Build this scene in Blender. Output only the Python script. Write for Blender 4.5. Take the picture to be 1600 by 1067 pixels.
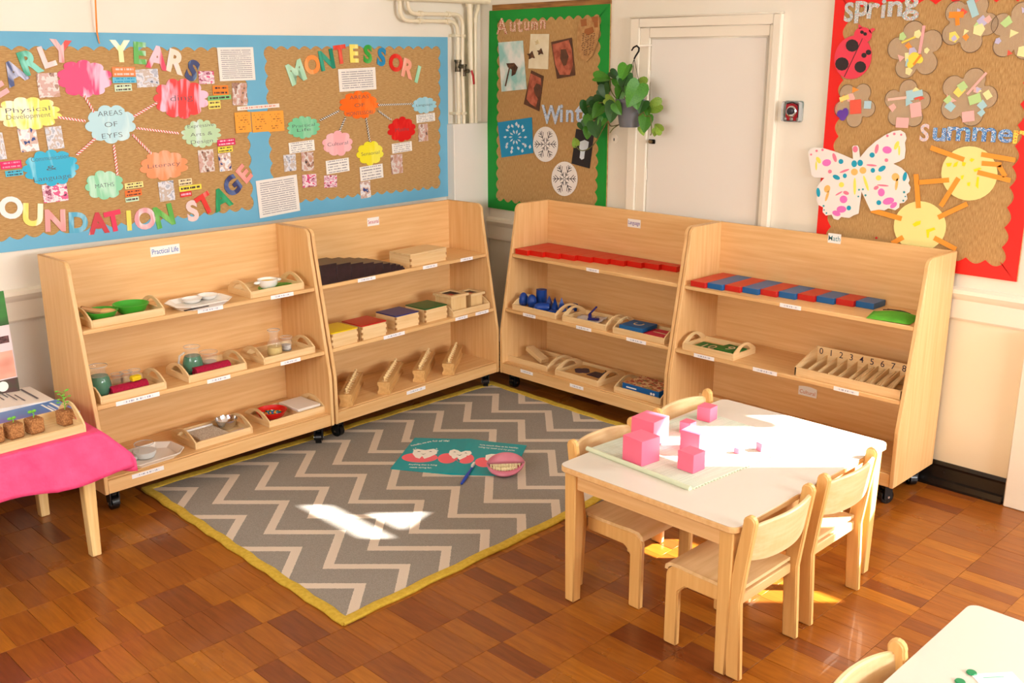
import bpy, bmesh, math, random
from mathutils import Vector, Matrix, Euler
R = math.radians
random.seed(11)
sc = bpy.context.scene
COL = sc.collection
for o in list(bpy.data.objects):
    bpy.data.objects.remove(o)

# ------------------------------------------------------------------ camera
F, PCX, PCY, CAMZ = 1590.0, 800.0, 533.5, 1.9
PITCH = R(15.4)
cam = bpy.data.cameras.new('camera')
cam.sensor_width = 36.0
cam.lens = F * 36.0 / 1600.0
cam.clip_start = 0.05
camo = bpy.data.objects.new('camera', cam)
COL.objects.link(camo)
camo.location = (0, 0, CAMZ)
camo.rotation_euler = (R(90) - PITCH, 0, R(-45))
sc.camera = camo
sc.view_settings.view_transform = 'Standard'
sc.view_settings.look = 'None'
sc.view_settings.gamma = 1.0
sc.view_settings.use_curve_mapping = False
sc.view_settings.exposure = 0.25

# ------------------------------------------------------------------ light
wd = bpy.data.worlds.new('sky')
sc.world = wd
wd.use_nodes = True
wd.node_tree.nodes['Background'].inputs[0].default_value = (0.80, 0.90, 1.0, 1)
wd.node_tree.nodes['Background'].inputs[1].default_value = 1.0
SUN_EL = R(33)
sun_dir = Vector((-math.cos(SUN_EL) * .7071, math.cos(SUN_EL) * .7071, -math.sin(SUN_EL)))
sl = bpy.data.lights.new('sun', 'SUN')
sl.energy = 34
sl.angle = R(0.6)
sl.color = (1.0, .97, .93)
so = bpy.data.objects.new('sun', sl)
COL.objects.link(so)
so.rotation_euler = sun_dir.to_track_quat('-Z', 'Y').to_euler()


def area(name, loc, target, sx, sy, power, col):
    l = bpy.data.lights.new(name, 'AREA')
    l.shape = 'RECTANGLE'
    l.size, l.size_y, l.energy, l.color = sx, sy, power, col
    o = bpy.data.objects.new(name, l)
    COL.objects.link(o)
    o.location = loc
    o.rotation_euler = (Vector(target) - Vector(loc)).to_track_quat('-Z', 'Y').to_euler()
    return o


# daylight at the glazed door, then two added fill lights behind the camera (see wall_near / wall_back / wall_right)
area('daylight_glazed_door', (4.47, .42, 1.67), (3.0, .42, 1.5), .6, .9, 30, (.97, .98, 1.0))
area('fill_light_back', (-1.52, 1.5, 2.02), (1, 1.5, 1.5), 2.6, .9, 72, (1.0, .96, .91))
area('fill_light_near', (2.9, -3.52, 2.02), (2.6, 0, 1.4), 2.4, .9, 190, (.96, .98, 1.0))

# ------------------------------------------------------------------ pixel -> place helpers
CAM = Vector((0, 0, CAMZ))
_s = math.sqrt(.5)
FW = Vector((_s * math.cos(PITCH), _s * math.cos(PITCH), -math.sin(PITCH)))
RT = Vector((_s, -_s, 0))
UP = RT.cross(FW)


def ray(px, py):
    return FW * F + RT * (px - PCX) - UP * (py - PCY)


def P(px, py, z):
    d = ray(px, py)
    return CAM + d * ((z - CAMZ) / d.z)


def PX(px, py, x):
    d = ray(px, py)
    return CAM + d * (x / d.x)


def PY(px, py, y):
    d = ray(px, py)
    return CAM + d * (y / d.y)


class Wall:
    def __init__(s, o, e):
        s.o, s.e, s.u = Vector(o), Vector(e).normalized(), Vector((0, 0, 1))
        s.n = s.e.cross(s.u)
        s.rot = Matrix((s.e, s.u, s.n)).transposed()

    def uv(s, px, py):
        d = ray(px, py)
        p = CAM + d * ((s.o - CAM).dot(s.n) / d.dot(s.n))
        return ((p - s.o).dot(s.e), p.z - s.o.z)

    def at(s, u, w, off=0):
        return s.o + s.e * u + s.u * w + s.n * off

    def mat(s, u, w, off=0):
        return Matrix.Translation(s.at(u, w, off)) @ s.rot.to_4x4()

    def scale(s, px, py):
        a, b, c = s.uv(px, py), s.uv(px + 1, py), s.uv(px, py + 1)
        return (math.hypot(b[0] - a[0], 0), abs(c[1] - a[1]))


WSL = .056
XR = 4.522
YC = 4.63 + (XR - 1.5) * WSL
WL = Wall((XR, YC, 0), (1, WSL, 0))          # left wall, u negative towards the viewer's left
WR = Wall((XR, YC, 0), (0, -1, 0))           # right wall, u grows towards the viewer's right


# ------------------------------------------------------------------ materials
def lin(c):
    return tuple((v / 255 / 12.92) if v / 255 <= .04045 else ((v / 255 + .055) / 1.055) ** 2.4 for v in c) + (1,)


MATS = {}


def mat(name, col, rough=.55, col2=None, scale=(6, 6, 6), detail=4, lo=.35, hi=.65, bump=0, bscale=60, metal=0,
        trans=0, ior=1.45, alpha=1, spec=.5, rnd=0, coat=0, noise_rough=.5, dist=0):
    if name in MATS:
        return MATS[name]
    m = bpy.data.materials.new(name)
    m.use_nodes = True
    nt = m.node_tree
    N, L = nt.nodes, nt.links
    b = N['Principled BSDF']
    b.inputs['Base Color'].default_value = lin(col)
    b.inputs['Roughness'].default_value = rough
    b.inputs['Metallic'].default_value = metal
    b.inputs['Transmission Weight'].default_value = trans
    b.inputs['IOR'].default_value = ior
    b.inputs['Alpha'].default_value = alpha
    b.inputs['Specular IOR Level'].default_value = spec
    b.inputs['Coat Weight'].default_value = coat
    tc = N.new('ShaderNodeTexCoord')
    vec = tc.outputs['Object']
    if rnd:
        oi = N.new('ShaderNodeObjectInfo')
        va = N.new('ShaderNodeVectorMath')
        va.operation = 'ADD'
        cx = N.new('ShaderNodeMath')
        cx.operation = 'MULTIPLY'
        cx.inputs[1].default_value = 37.0
        L.new(oi.outputs['Random'], cx.inputs[0])
        L.new(vec, va.inputs[0])
        L.new(cx.outputs[0], va.inputs[1])
        vec = va.outputs[0]
    out = None
    if col2 is not None:
        mp = N.new('ShaderNodeMapping')
        mp.inputs['Scale'].default_value = scale
        L.new(vec, mp.inputs['Vector'])
        nz = N.new('ShaderNodeTexNoise')
        nz.inputs['Scale'].default_value = 1.0
        nz.inputs['Detail'].default_value = detail
        nz.inputs['Roughness'].default_value = noise_rough
        nz.inputs['Distortion'].default_value = dist
        L.new(mp.outputs[0], nz.inputs['Vector'])
        rp = N.new('ShaderNodeValToRGB')
        rp.color_ramp.elements[0].position = lo
        rp.color_ramp.elements[1].position = hi
        rp.color_ramp.elements[0].color = lin(col)
        rp.color_ramp.elements[1].color = lin(col2)
        L.new(nz.outputs['Fac'], rp.inputs[0])
        out = rp.outputs[0]
    if rnd:
        hs = N.new('ShaderNodeHueSaturation')
        if out is None:
            hs.inputs['Color'].default_value = lin(col)
        else:
            L.new(out, hs.inputs['Color'])
        mr = N.new('ShaderNodeMapRange')
        mr.inputs['To Min'].default_value = 1 - rnd
        mr.inputs['To Max'].default_value = 1 + rnd * .8
        L.new(oi.outputs['Random'], mr.inputs['Value'])
        L.new(mr.outputs[0], hs.inputs['Value'])
        out = hs.outputs[0]
    if out is not None:
        L.new(out, b.inputs['Base Color'])
    if bump:
        nb = N.new('ShaderNodeTexNoise')
        nb.inputs['Scale'].default_value = bscale
        nb.inputs['Detail'].default_value = 3
        L.new(tc.outputs['Object'], nb.inputs['Vector'])
        bp = N.new('ShaderNodeBump')
        bp.inputs['Strength'].default_value = bump
        bp.inputs['Distance'].default_value = .01
        L.new(nb.outputs['Fac'], bp.inputs['Height'])
        L.new(bp.outputs[0], b.inputs['Normal'])
    MATS[name] = m
    return m


def paper(col, rough=.6):
    return mat('paper_%d_%d_%d' % col, col, rough)


def painted(col, col2=(250, 245, 245), k=0):
    """glossy laminated paper with brushed paint streaks"""
    return mat('painted_%d_%d_%d_%d_%d_%d' % (col + col2), col, .32, col2, (16, 3.5, 10), 3, .50, .60, rnd=.01, dist=.5)


def mnode(nt, op, a, b=None, c=None):
    n = nt.nodes.new('ShaderNodeMath')
    n.operation = op
    for i, v in enumerate((a, b, c)):
        if v is None:
            continue
        if isinstance(v, (int, float)):
            n.inputs[i].default_value = v
        else:
            nt.links.new(v, n.inputs[i])
    return n.outputs[0]


def printed(name, bg, ink, rows, fill=.55, margin=.1, wscale=26):
    """a printed sheet: rows of broken ink lines in Generated space (local x right, y up)"""
    if name in MATS:
        return MATS[name]
    m = mat(name, bg, .6)
    nt = m.node_tree
    N, L = nt.nodes, nt.links
    tc = N.new('ShaderNodeTexCoord')
    sp = N.new('ShaderNodeSeparateXYZ')
    L.new(tc.outputs['Generated'], sp.inputs[0])
    row = mnode(nt, 'MULTIPLY', sp.outputs[1], rows)
    fr = mnode(nt, 'FRACT', row)
    inrow = mnode(nt, 'COMPARE', fr, .5, .2)
    cb = N.new('ShaderNodeCombineXYZ')
    L.new(mnode(nt, 'MULTIPLY', sp.outputs[0], wscale), cb.inputs[0])
    L.new(mnode(nt, 'MULTIPLY', mnode(nt, 'FLOOR', row), 7.3), cb.inputs[1])
    nz = N.new('ShaderNodeTexNoise')
    nz.inputs['Scale'].default_value = 1
    nz.inputs['Detail'].default_value = 2
    L.new(cb.outputs[0], nz.inputs['Vector'])
    wd_ = mnode(nt, 'GREATER_THAN', nz.outputs['Fac'], 1 - fill)
    mx = mnode(nt, 'COMPARE', sp.outputs[0], .5, .5 - margin)
    my = mnode(nt, 'COMPARE', sp.outputs[1], .5, .5 - margin * .8)
    f = mnode(nt, 'MULTIPLY', mnode(nt, 'MULTIPLY', inrow, wd_), mnode(nt, 'MULTIPLY', mx, my))
    mix = N.new('ShaderNodeMix')
    mix.data_type = 'RGBA'
    mix.inputs[6].default_value = lin(bg)
    mix.inputs[7].default_value = lin(ink)
    L.new(f, mix.inputs[0])
    L.new(mix.outputs[2], N['Principled BSDF'].inputs['Base Color'])
    return m


def blobs(name, cols, scale=5, rough=.35):
    """snapshot print: soft patches of several colours"""
    if name in MATS:
        return MATS[name]
    m = mat(name, cols[0], rough)
    nt = m.node_tree
    N, L = nt.nodes, nt.links
    tc = N.new('ShaderNodeTexCoord')
    oi = N.new('ShaderNodeObjectInfo')
    va = N.new('ShaderNodeVectorMath')
    L.new(tc.outputs['Generated'], va.inputs[0])
    L.new(mnode(nt, 'MULTIPLY', oi.outputs['Random'], 50), va.inputs[1])
    nz = N.new('ShaderNodeTexNoise')
    nz.inputs['Scale'].default_value = scale
    nz.inputs['Detail'].default_value = 2
    L.new(va.outputs[0], nz.inputs['Vector'])
    rp = N.new('ShaderNodeValToRGB')
    rp.color_ramp.interpolation = 'CONSTANT'
    el = rp.color_ramp.elements
    while len(el) < len(cols):
        el.new(.5)
    for i, c in enumerate(cols):
        el[i].position = 0 if i == 0 else .3 + .4 * (i - 1) / max(1, len(cols) - 2)
        el[i].color = lin(c)
    L.new(nz.outputs['Fac'], rp.inputs[0])
    L.new(rp.outputs[0], N['Principled BSDF'].inputs['Base Color'])
    return m


# wood: grain along local x / y / z
BEE, BEE2 = (236, 194, 136), (222, 172, 110)
beech_x = mat('beech_grain_x', BEE, .42, BEE2, (3, 60, 60), 4, .3, .75, rnd=.03)
beech_y = mat('beech_grain_y', BEE, .42, BEE2, (60, 3, 60), 4, .3, .75, rnd=.03)
beech_z = mat('beech_grain_z', BEE, .42, BEE2, (60, 60, 3), 4, .3, .75, rnd=.03)
pale_x = mat('pale_wood_x', (238, 208, 158), .45, (222, 182, 124), (4, 70, 70), 4, .3, .8, rnd=.03)
pale_y = mat('pale_wood_y', (238, 208, 158), .45, (222, 182, 124), (70, 4, 70), 4, .3, .8, rnd=.03)
pale_z = mat('pale_wood_z', (240, 208, 152), .4, (226, 186, 124), (70, 70, 4), 4, .3, .8, rnd=.02)
dark_wood = mat('dark_brown_wood', (52, 34, 38), .35, (38, 24, 26), (30, 4, 30), 3)
white_lam = mat('white_laminate', (216, 208, 194), .3)
wall_white = mat('cream_wall_paint', (240, 234, 220), .6, (234, 227, 210), (1.5, 1.5, 1.5), 3, bump=.05, bscale=25)
trim_white = mat('cream_gloss_paint', (240, 232, 214), .3)
door_white = mat('white_door_paint', (236, 231, 222), .4)
pipe_white = mat('cream_pipe_paint', (236, 224, 194), .3)
black_gloss = mat('black_gloss_paint', (24, 20, 18), .25, (52, 44, 40), (4, 30, 30), 4, .6, .8)
black_rub = mat('black_rubber', (18, 18, 19), .45)
black_metal = mat('black_metal', (28, 27, 27), .35, metal=.6)
steel = mat('polished_steel', (210, 210, 212), .15, metal=1)
brass = mat('old_brass', (140, 118, 80), .4, metal=.8)
glass = mat('clear_glass', (236, 240, 240), .04, alpha=.05, spec=1.0)
glass_rim = mat('glass_rim', (200, 208, 206), .05, alpha=.45, spec=1.0)
pane_m = mat('window_pane', (255, 255, 255), .0, trans=1, ior=1.01)
white_p = paper((246, 243, 238))
ink_blue = paper((60, 110, 180))
ink_black = mat('black_ink', (32, 26, 34), .6)
strip_m = printed('shelf_label_print', (248, 246, 246), (168, 168, 184), 1, .5, .16, 24)


# ------------------------------------------------------------------ mesh building
def empty(name, loc=(0, 0, 0), rot=(0, 0, 0), label=None, cat=None, group=None, kind=None, matrix=None, parent=None):
    o = bpy.data.objects.new(name, None)
    COL.objects.link(o)
    o.empty_display_size = .05
    o.parent = parent
    if matrix is not None:
        o.matrix_world = matrix
    else:
        o.location = loc
        o.rotation_euler = rot
    return tag(o, label, cat, group, kind)


def tag(o, label=None, cat=None, group=None, kind=None):
    if label:
        o['label'] = label
    if cat:
        o['category'] = cat
    if group:
        o['group'] = group
    if kind:
        o['kind'] = kind
    return o


class MB:
    def __init__(s):
        s.v, s.f = [], []

    def add(s, vs, fs):
        k = len(s.v)
        s.v += [Vector(v) for v in vs]
        s.f += [[i + k for i in f] for f in fs]
        return s

    def box(s, x0, x1, y0, y1, z0, z1, m=None):
        vs = [Vector((x, y, z)) for z in (z0, z1) for y in (y0, y1) for x in (x0, x1)]
        if m is not None:
            vs = [m @ v for v in vs]
        return s.add(vs, [(0, 2, 3, 1), (4, 5, 7, 6), (0, 1, 5, 4), (2, 6, 7, 3), (0, 4, 6, 2), (1, 3, 7, 5)])

    def prism(s, poly, z0, z1, m=None):
        n = len(poly)
        a = sum(poly[i][0] * poly[(i + 1) % n][1] - poly[(i + 1) % n][0] * poly[i][1] for i in range(n))
        if a < 0:
            poly = list(reversed(poly))
        vs = [Vector((p[0], p[1], z0)) for p in poly] + [Vector((p[0], p[1], z1)) for p in poly]
        if m is not None:
            vs = [m @ v for v in vs]
        fs = [tuple(reversed(range(n))), tuple(range(n, 2 * n))]
        fs += [(i, (i + 1) % n, n + (i + 1) % n, n + i) for i in range(n)]
        return s.add(vs, fs)

    def ribbon(s, A, B, z0, z1, closed=False, m=None):
        """solid strip between 2D curves A and B, extruded z0..z1"""
        n = len(A)
        vs = [Vector((p[0], p[1], z)) for z in (z0, z1) for q in (A, B) for p in q]
        if m is not None:
            vs = [m @ v for v in vs]
        a0, b0, a1, b1 = 0, n, 2 * n, 3 * n
        fs = []
        for i in range(n if closed else n - 1):
            j = (i + 1) % n
            fs += [(a1 + i, a1 + j, b1 + j, b1 + i), (a0 + j, a0 + i, b0 + i, b0 + j),
                   (a0 + i, a0 + j, a1 + j, a1 + i), (b0 + j, b0 + i, b1 + i, b1 + j)]
        if not closed:
            fs += [(a0, a1, b1, b0), (a0 + n - 1, b0 + n - 1, b1 + n - 1, a1 + n - 1)]
        return s.add(vs, fs)

    def tube(s, path, r, seg=8, closed=False, flat=1.0):
        path = [Vector(p) for p in path]
        n = len(path)
        rs = r if isinstance(r, (list, tuple)) else [r] * n
        vs, prev = [], None
        for i, p in enumerate(path):
            if closed:
                t = path[(i + 1) % n] - path[i - 1]
            else:
                t = path[min(i + 1, n - 1)] - path[max(i - 1, 0)]
            t.normalize()
            if prev is None:
                a = Vector((0, 0, 1)) if abs(t.z) < .9 else Vector((1, 0, 0))
            else:
                a = prev
            b = t.cross(a)
            b.normalize()
            a = b.cross(t)
            a.normalize()
            prev = a
            vs += [p + (a * math.cos(2 * math.pi * k / seg) * flat + b * math.sin(2 * math.pi * k / seg)) * rs[i] for k in range(seg)]
        fs = []
        for i in range(n if closed else n - 1):
            j = (i + 1) % n
            fs += [(i * seg + k, i * seg + (k + 1) % seg, j * seg + (k + 1) % seg, j * seg + k) for k in range(seg)]
        if not closed:
            fs += [tuple(reversed(range(seg))), tuple(range((n - 1) * seg, n * seg))]
        return s.add(vs, [tuple(reversed(f)) for f in fs])

    def lathe(s, prof, seg=24, c=(0, 0, 0), m=None, sx=1, sy=1):
        c = Vector(c)
        vs, fs, rows = [], [], []
        for r_, z in prof:
            if r_ < 1e-6:
                rows.append([len(vs)])
                vs.append(c + Vector((0, 0, z)))
            else:
                rows.append(list(range(len(vs), len(vs) + seg)))
                vs += [c + Vector((r_ * sx * math.cos(2 * math.pi * k / seg), r_ * sy * math.sin(2 * math.pi * k / seg), z)) for k in range(seg)]
        for a, b in zip(rows, rows[1:]):
            for k in range(seg):
                k2 = (k + 1) % seg
                q = [a[k % len(a)], a[k2 % len(a)], b[k2 % len(b)], b[k % len(b)]]
                q = list(dict.fromkeys(q))
                if len(q) > 2:
                    fs.append(tuple(q))
        if m is not None:
            vs = [m @ v for v in vs]
        return s.add(vs, fs)

    def ball(s, c, rx, ry=None, rz=None, seg=16, rings=10, m=None):
        ry, rz = ry or rx, rz or rx
        pr = [(math.sin(math.pi * i / rings), -math.cos(math.pi * i / rings)) for i in range(rings + 1)]
        pr[0], pr[-1] = (0, -1), (0, 1)
        k = len(s.v)
        s.lathe(pr, seg)
        for i in range(k, len(s.v)):
            v = s.v[i]
            v = Vector((v.x * rx, v.y * ry, v.z * rz))
            if m is not None:
                v = m @ v
            s.v[i] = v + Vector(c)
        return s

    def mesh(s, name, mt=None, smooth=False, bevel=0, bseg=2):
        me = bpy.data.meshes.new(name)
        me.from_pydata([tuple(v) for v in s.v], [], s.f)
        if mt is not None:
            me.materials.append(mt)
        if bevel:
            # the rounded edges are smooth, the flat sides stay flat
            bm = bmesh.new()
            bm.from_mesh(me)
            for f in bm.faces:
                f.smooth = smooth
            ed = [e for e in bm.edges if len(e.link_faces) == 2 and e.calc_face_angle(0) > .5]
            res = bmesh.ops.bevel(bm, geom=ed, offset=bevel, segments=bseg, affect='EDGES', clamp_overlap=True)
            for f in res['faces']:
                f.smooth = True
            bm.to_mesh(me)
            bm.free()
        elif smooth:
            me.polygons.foreach_set('use_smooth', [True] * len(me.polygons))
        if smooth:
            me.set_sharp_from_angle(angle=R(40))
        me.update()
        return me

    def build(s, name, mt, parent=None, loc=None, rot=None, smooth=False, bevel=0, bseg=2, matrix=None):
        return link(name, s.mesh(name, mt, smooth, bevel, bseg), parent, loc, rot, matrix)


def link(name, me, parent=None, loc=None, rot=None, matrix=None):
    o = bpy.data.objects.new(name, me)
    COL.objects.link(o)
    o.parent = parent
    if matrix is not None:
        o.matrix_local = matrix
    else:
        if loc is not None:
            o.location = loc
        if rot is not None:
            o.rotation_euler = rot
    return o


def copy_tree(o, parent=None):
    c = o.copy()
    COL.objects.link(c)
    c.parent = parent
    for ch in list(o.children):
        copy_tree(ch, c)
    return c


TXT = {}


def text_mesh(s, size, mt, ext=.0006, bold=0.0, spacing=1.0, shear=0.0):
    key = (s, round(size, 5), mt.name, ext, bold)
    if key in TXT:
        return TXT[key]
    cu = bpy.data.curves.new('lettering', 'FONT')
    cu.body = s
    cu.size = size
    cu.extrude = ext
    cu.offset = bold * size
    cu.align_x = 'CENTER'
    cu.align_y = 'CENTER'
    cu.space_character = spacing
    cu.shear = shear
    cu.resolution_u = 4
    ob = bpy.data.objects.new('tmp_text', cu)
    me = bpy.data.meshes.new_from_object(ob)
    bpy.data.objects.remove(ob)
    bpy.data.curves.remove(cu)
    me.materials.clear()
    me.materials.append(mt)
    if len(me.vertices):
        xs = [v.co.x for v in me.vertices]
        ys = [v.co.y for v in me.vertices]
        c = Vector(((min(xs) + max(xs)) / 2, (min(ys) + max(ys)) / 2, 0))
        for v in me.vertices:
            v.co -= c
    me.name = 'lettering'
    TXT[key] = me
    return me


def text(s, size, mt, parent, loc=(0, 0, 0), rot=0, ext=.0004, bold=0.0, name='lettering', width=None):
    me = text_mesh(s, size, mt, ext, bold)
    o = link(name, me, parent, loc, (0, 0, rot))
    if width and len(me.vertices):
        w = max(v.co.x for v in me.vertices) * 2
        o.scale = (width / w, min(1.0, width / w * 1.4) if width < w else 1.0, 1)
    return o


def rrect(x0, x1, y0, y1, r, n=4):
    out = []
    for cx, cy, a0 in ((x1 - r, y1 - r, 0), (x0 + r, y1 - r, 90), (x0 + r, y0 + r, 180), (x1 - r, y0 + r, 270)):
        out += [(cx + r * math.cos(R(a0 + 90 * i / n)), cy + r * math.sin(R(a0 + 90 * i / n))) for i in range(n + 1)]
    return out


def circ(cx, cy, rx, ry=None, n=20, rot=0):
    ry = ry or rx
    c, s_ = math.cos(rot), math.sin(rot)
    return [(cx + rx * math.cos(2 * math.pi * i / n) * c - ry * math.sin(2 * math.pi * i / n) * s_,
             cy + rx * math.cos(2 * math.pi * i / n) * s_ + ry * math.sin(2 * math.pi * i / n) * c) for i in range(n)]


def rotp(poly, a, c=(0, 0)):
    ca, sa = math.cos(a), math.sin(a)
    return [(c[0] + x * ca - y * sa, c[1] + x * sa + y * ca) for x, y in poly]


# ---- things that hang flat on a wall
def wall_thing(W, name, px, py, off, label, cat, group=None, mesh=None, rot=0):
    u, w = W.uv(px, py)
    m = W.mat(u, w, off) @ Matrix.Rotation(rot, 4, 'Z')
    o = bpy.data.objects.new(name, mesh)
    COL.objects.link(o)
    o.matrix_world = m
    return tag(o, label, cat, group)


def wrel(W, px, py, pts):
    """pixel points -> wall coordinates relative to the anchor pixel"""
    u0, w0 = W.uv(px, py)
    return [(W.uv(*p)[0] - u0, W.uv(*p)[1] - w0) for p in pts]


# ================================================================== STRUCTURE
XB, YN, ZC = -1.6, -3.6, 2.9


def structure(o):
    o['kind'] = 'structure'
    return o


# ---- floor: rows of hardwood blocks laid on a dark bed
def block_material():
    m = mat('hardwood_floor_blocks', (150, 78, 28), .28, coat=.15)
    nt = m.node_tree
    N, L = nt.nodes, nt.links
    tc = N.new('ShaderNodeTexCoord')
    geo = N.new('ShaderNodeNewGeometry')
    oi = N.new('ShaderNodeObjectInfo')
    rnd = mnode(nt, 'FRACT', mnode(nt, 'ADD', geo.outputs['Random Per Island'], oi.outputs['Random']))
    rp = N.new('ShaderNodeValToRGB')
    el = rp.color_ramp.elements
    cols = [(0, (118, 62, 28)), (.10, (130, 70, 28)), (.24, (146, 83, 26)), (.5, (154, 90, 26)), (.75, (161, 97, 27)), (.9, (170, 106, 29)), (1, (136, 76, 28))]
    while len(el) < len(cols):
        el.new(.5)
    for e, (p, c) in zip(el, cols):
        e.position, e.color = p, lin(c)
    L.new(rnd, rp.inputs[0])
    va = N.new('ShaderNodeVectorMath')
    L.new(geo.outputs['Position'], va.inputs[0])
    L.new(mnode(nt, 'MULTIPLY', rnd, 40), va.inputs[1])
    mp = N.new('ShaderNodeMapping')
    mp.inputs['Scale'].default_value = (70, 7, 1)
    L.new(va.outputs[0], mp.inputs[0])
    nz = N.new('ShaderNodeTexNoise')
    nz.inputs['Scale'].default_value = 1
    nz.inputs['Detail'].default_value = 5
    nz.inputs['Distortion'].default_value = .6
    L.new(mp.outputs[0], nz.inputs[0])
    r2 = N.new('ShaderNodeValToRGB')
    r2.color_ramp.elements[0].position, r2.color_ramp.elements[0].color = .3, (.74, .67, .62, 1)
    r2.color_ramp.elements[1].position, r2.color_ramp.elements[1].color = .68, (1.06, 1.03, 1, 1)
    L.new(nz.outputs[0], r2.inputs[0])
    mx = N.new('ShaderNodeMix')
    mx.data_type, mx.blend_type = 'RGBA', 'MULTIPLY'
    mx.inputs[0].default_value = 1
    L.new(rp.outputs[0], mx.inputs[6])
    L.new(r2.outputs[0], mx.inputs[7])
    L.new(mx.outputs[2], N['Principled BSDF'].inputs['Base Color'])
    rn = N.new('ShaderNodeTexNoise')
    rn.inputs['Scale'].default_value = 3
    rn.inputs['Detail'].default_value = 6
    L.new(geo.outputs['Position'], rn.inputs[0])
    L.new(mnode(nt, 'MULTIPLY_ADD', rn.outputs[0], .35, .15), N['Principled BSDF'].inputs['Roughness'])
    return m


def project(p):
    v = Vector(p) - CAM
    d = v.dot(FW)
    if d < .2:
        return None
    return (PCX + F * v.dot(RT) / d, PCY - F * v.dot(UP) / d, d)


floor = structure(MB().box(XB - .1, XR + .2, YN - .1, 5.1, -.06, -.006).build('floor', mat('dark_floor_joints', (40, 20, 10), .7)))
blk_m = block_material()
rows = []
BL = .2265
y = 1.28 - 22 * BL
while y < 4.95:
    x = XB
    while x < XR + .1:
        w = random.choice((.0755, .0755, .113, .0906))
        rows.append((x, min(x + w, XR + .12), y, min(y + BL, 4.98)))
        x += w
    y += BL
vis, rest = [], []
for b in rows:
    q = project(((b[0] + b[1]) / 2, (b[2] + b[3]) / 2, 0))
    if q and -20 < q[0] < 1620 and 560 < q[1] < 1090 and not (1.9 < b[0] < 3.0 and 2.75 < b[2] < 4.1) and not (2.2 < b[0] < 3.9 and 3.0 < b[2] < 4.1):
        vis.append((q[2], b))
    else:
        rest.append(b)
vis.sort(key=lambda t: t[0])
g = .0006
bcache = {}
for d, b in vis[:298]:
    k = round(b[1] - b[0], 4), round(b[3] - b[2], 4)
    if k not in bcache:
        bcache[k] = MB().box(-k[0] / 2 + g, k[0] / 2 - g, -k[1] / 2 + g, k[1] / 2 - g, -.006, 0).mesh('floor_block', blk_m, bevel=.0006, bseg=1)
    link('floor_block', bcache[k], floor, ((b[0] + b[1]) / 2, (b[2] + b[3]) / 2, random.uniform(-.0004, .0003)))
fb = MB()
for b in rest + [t[1] for t in vis[298:]]:
    fb.box(b[0] + g, b[1] - g, b[2] + g, b[3] - g, -.006, 0)
tag(fb.build('floor_block_field', blk_m, floor), kind='stuff')

# ---- walls
def ywall(x):
    return 4.63 + (x - 1.5) * WSL


wl = MB()
wl.prism([(XB - .1, ywall(XB - .1)), (XR + .1, ywall(XR + .1)), (XR + .1, ywall(XR) + .12), (XB - .1, ywall(XB) + .12)], -.05, ZC)
wall_left = structure(wl.build('wall_left', wall_white))
wr = MB()
T = XR + .06
wr.box(XR, T, 1.36, YC + .1, -.05, ZC).box(XR, T, YN - .1, .10, -.05, ZC)
wr.box(XR, T, .10, 1.36, -.05, 1.2).box(XR, T, .74, 1.36, 2.13, ZC).box(XR, T, .10, .74, 2.17, ZC).box(XR, T, .57, .74, 1.88, 2.17)  # last box: unseen blocker that trims the sun on the rug
MYZ = Matrix(((0, 0, 1, 0), (1, 0, 0, 0), (0, 1, 0, 0), (0, 0, 0, 1)))
wr.prism([(.74, 1.62), (.93, 1.62), (.93, 1.2), (1.36, 1.2), (1.36, 1.97), (1.22, 1.97), (1.24, 1.75), (.95, 1.955), (.95, 1.97), (.74, 1.97)], XR, T, MYZ)  # unseen blocker, notched to shape the sun patches
wall_right = structure(wr.build('wall_right', wall_white))
wb = MB()
wb.box(XB - .06, XB, YN - .1, 5, -.05, 1.5).box(XB - .06, XB, YN - .1, 5, 2.5, ZC)
wb.box(XB - .06, XB, YN - .1, .1, 1.5, 2.5).box(XB - .06, XB, 2.9, 5, 1.5, 2.5)
structure(wb.build('wall_back', mat('room_wall_paint', (206, 190, 160), .7)))
wn = MB()
wn.box(XB, XR, YN - .06, YN, -.05, 1.5).box(XB, XR, YN - .06, YN, 2.5, ZC)
wn.box(XB, 1.6, YN - .06, YN, 1.5, 2.5).box(4.2, XR, YN - .06, YN, 1.5, 2.5)
structure(wn.build('wall_near', mat('room_wall_paint', (206, 190, 160), .7)))
structure(MB().box(XB - .1, XR + .1, YN - .1, 5.1, ZC, ZC + .06).build('ceiling', mat('white_ceiling', (240, 236, 226), .7)))

# ---- unseen windows: one traced from the sun patches, two added for the fill lights
def window(name, mk):
    r = empty(name, kind='structure')
    fr = MB()
    mk(fr)
    fr.build('window_frame', trim_white, r)
    return r


def w1(m):
    for a, b, c, d in ((.10, .93, 1.2, 1.22), (.10, .74, 2.16, 2.17), (.10, .13, 1.22, 2.16), (.72, .74, 1.62, 2.16),
                       (.74, 1.36, 1.97, 2.0), (.74, .84, 2.0, 2.13), (1.33, 1.36, 2.0, 2.13)):
        m.box(XR + .01, XR + .05, a, b, c, d)


def w2(m):
    for a, b, c, d in ((.1, 2.9, 1.5, 1.56), (.1, 2.9, 2.44, 2.5), (.1, .16, 1.56, 2.44), (2.84, 2.9, 1.56, 2.44), (.98, 1.03, 1.56, 2.44), (1.92, 1.97, 1.56, 2.44)):
        m.box(XB - .05, XB - .01, a, b, c, d)


def w3(m):
    for a, b, c, d in ((1.6, 4.2, 1.5, 1.56), (1.6, 4.2, 2.44, 2.5), (1.6, 1.66, 1.56, 2.44), (4.14, 4.2, 1.56, 2.44), (2.45, 2.5, 1.56, 2.44), (3.3, 3.35, 1.56, 2.44)):
        m.box(a, b, YN - .05, YN - .01, c, d)


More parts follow.
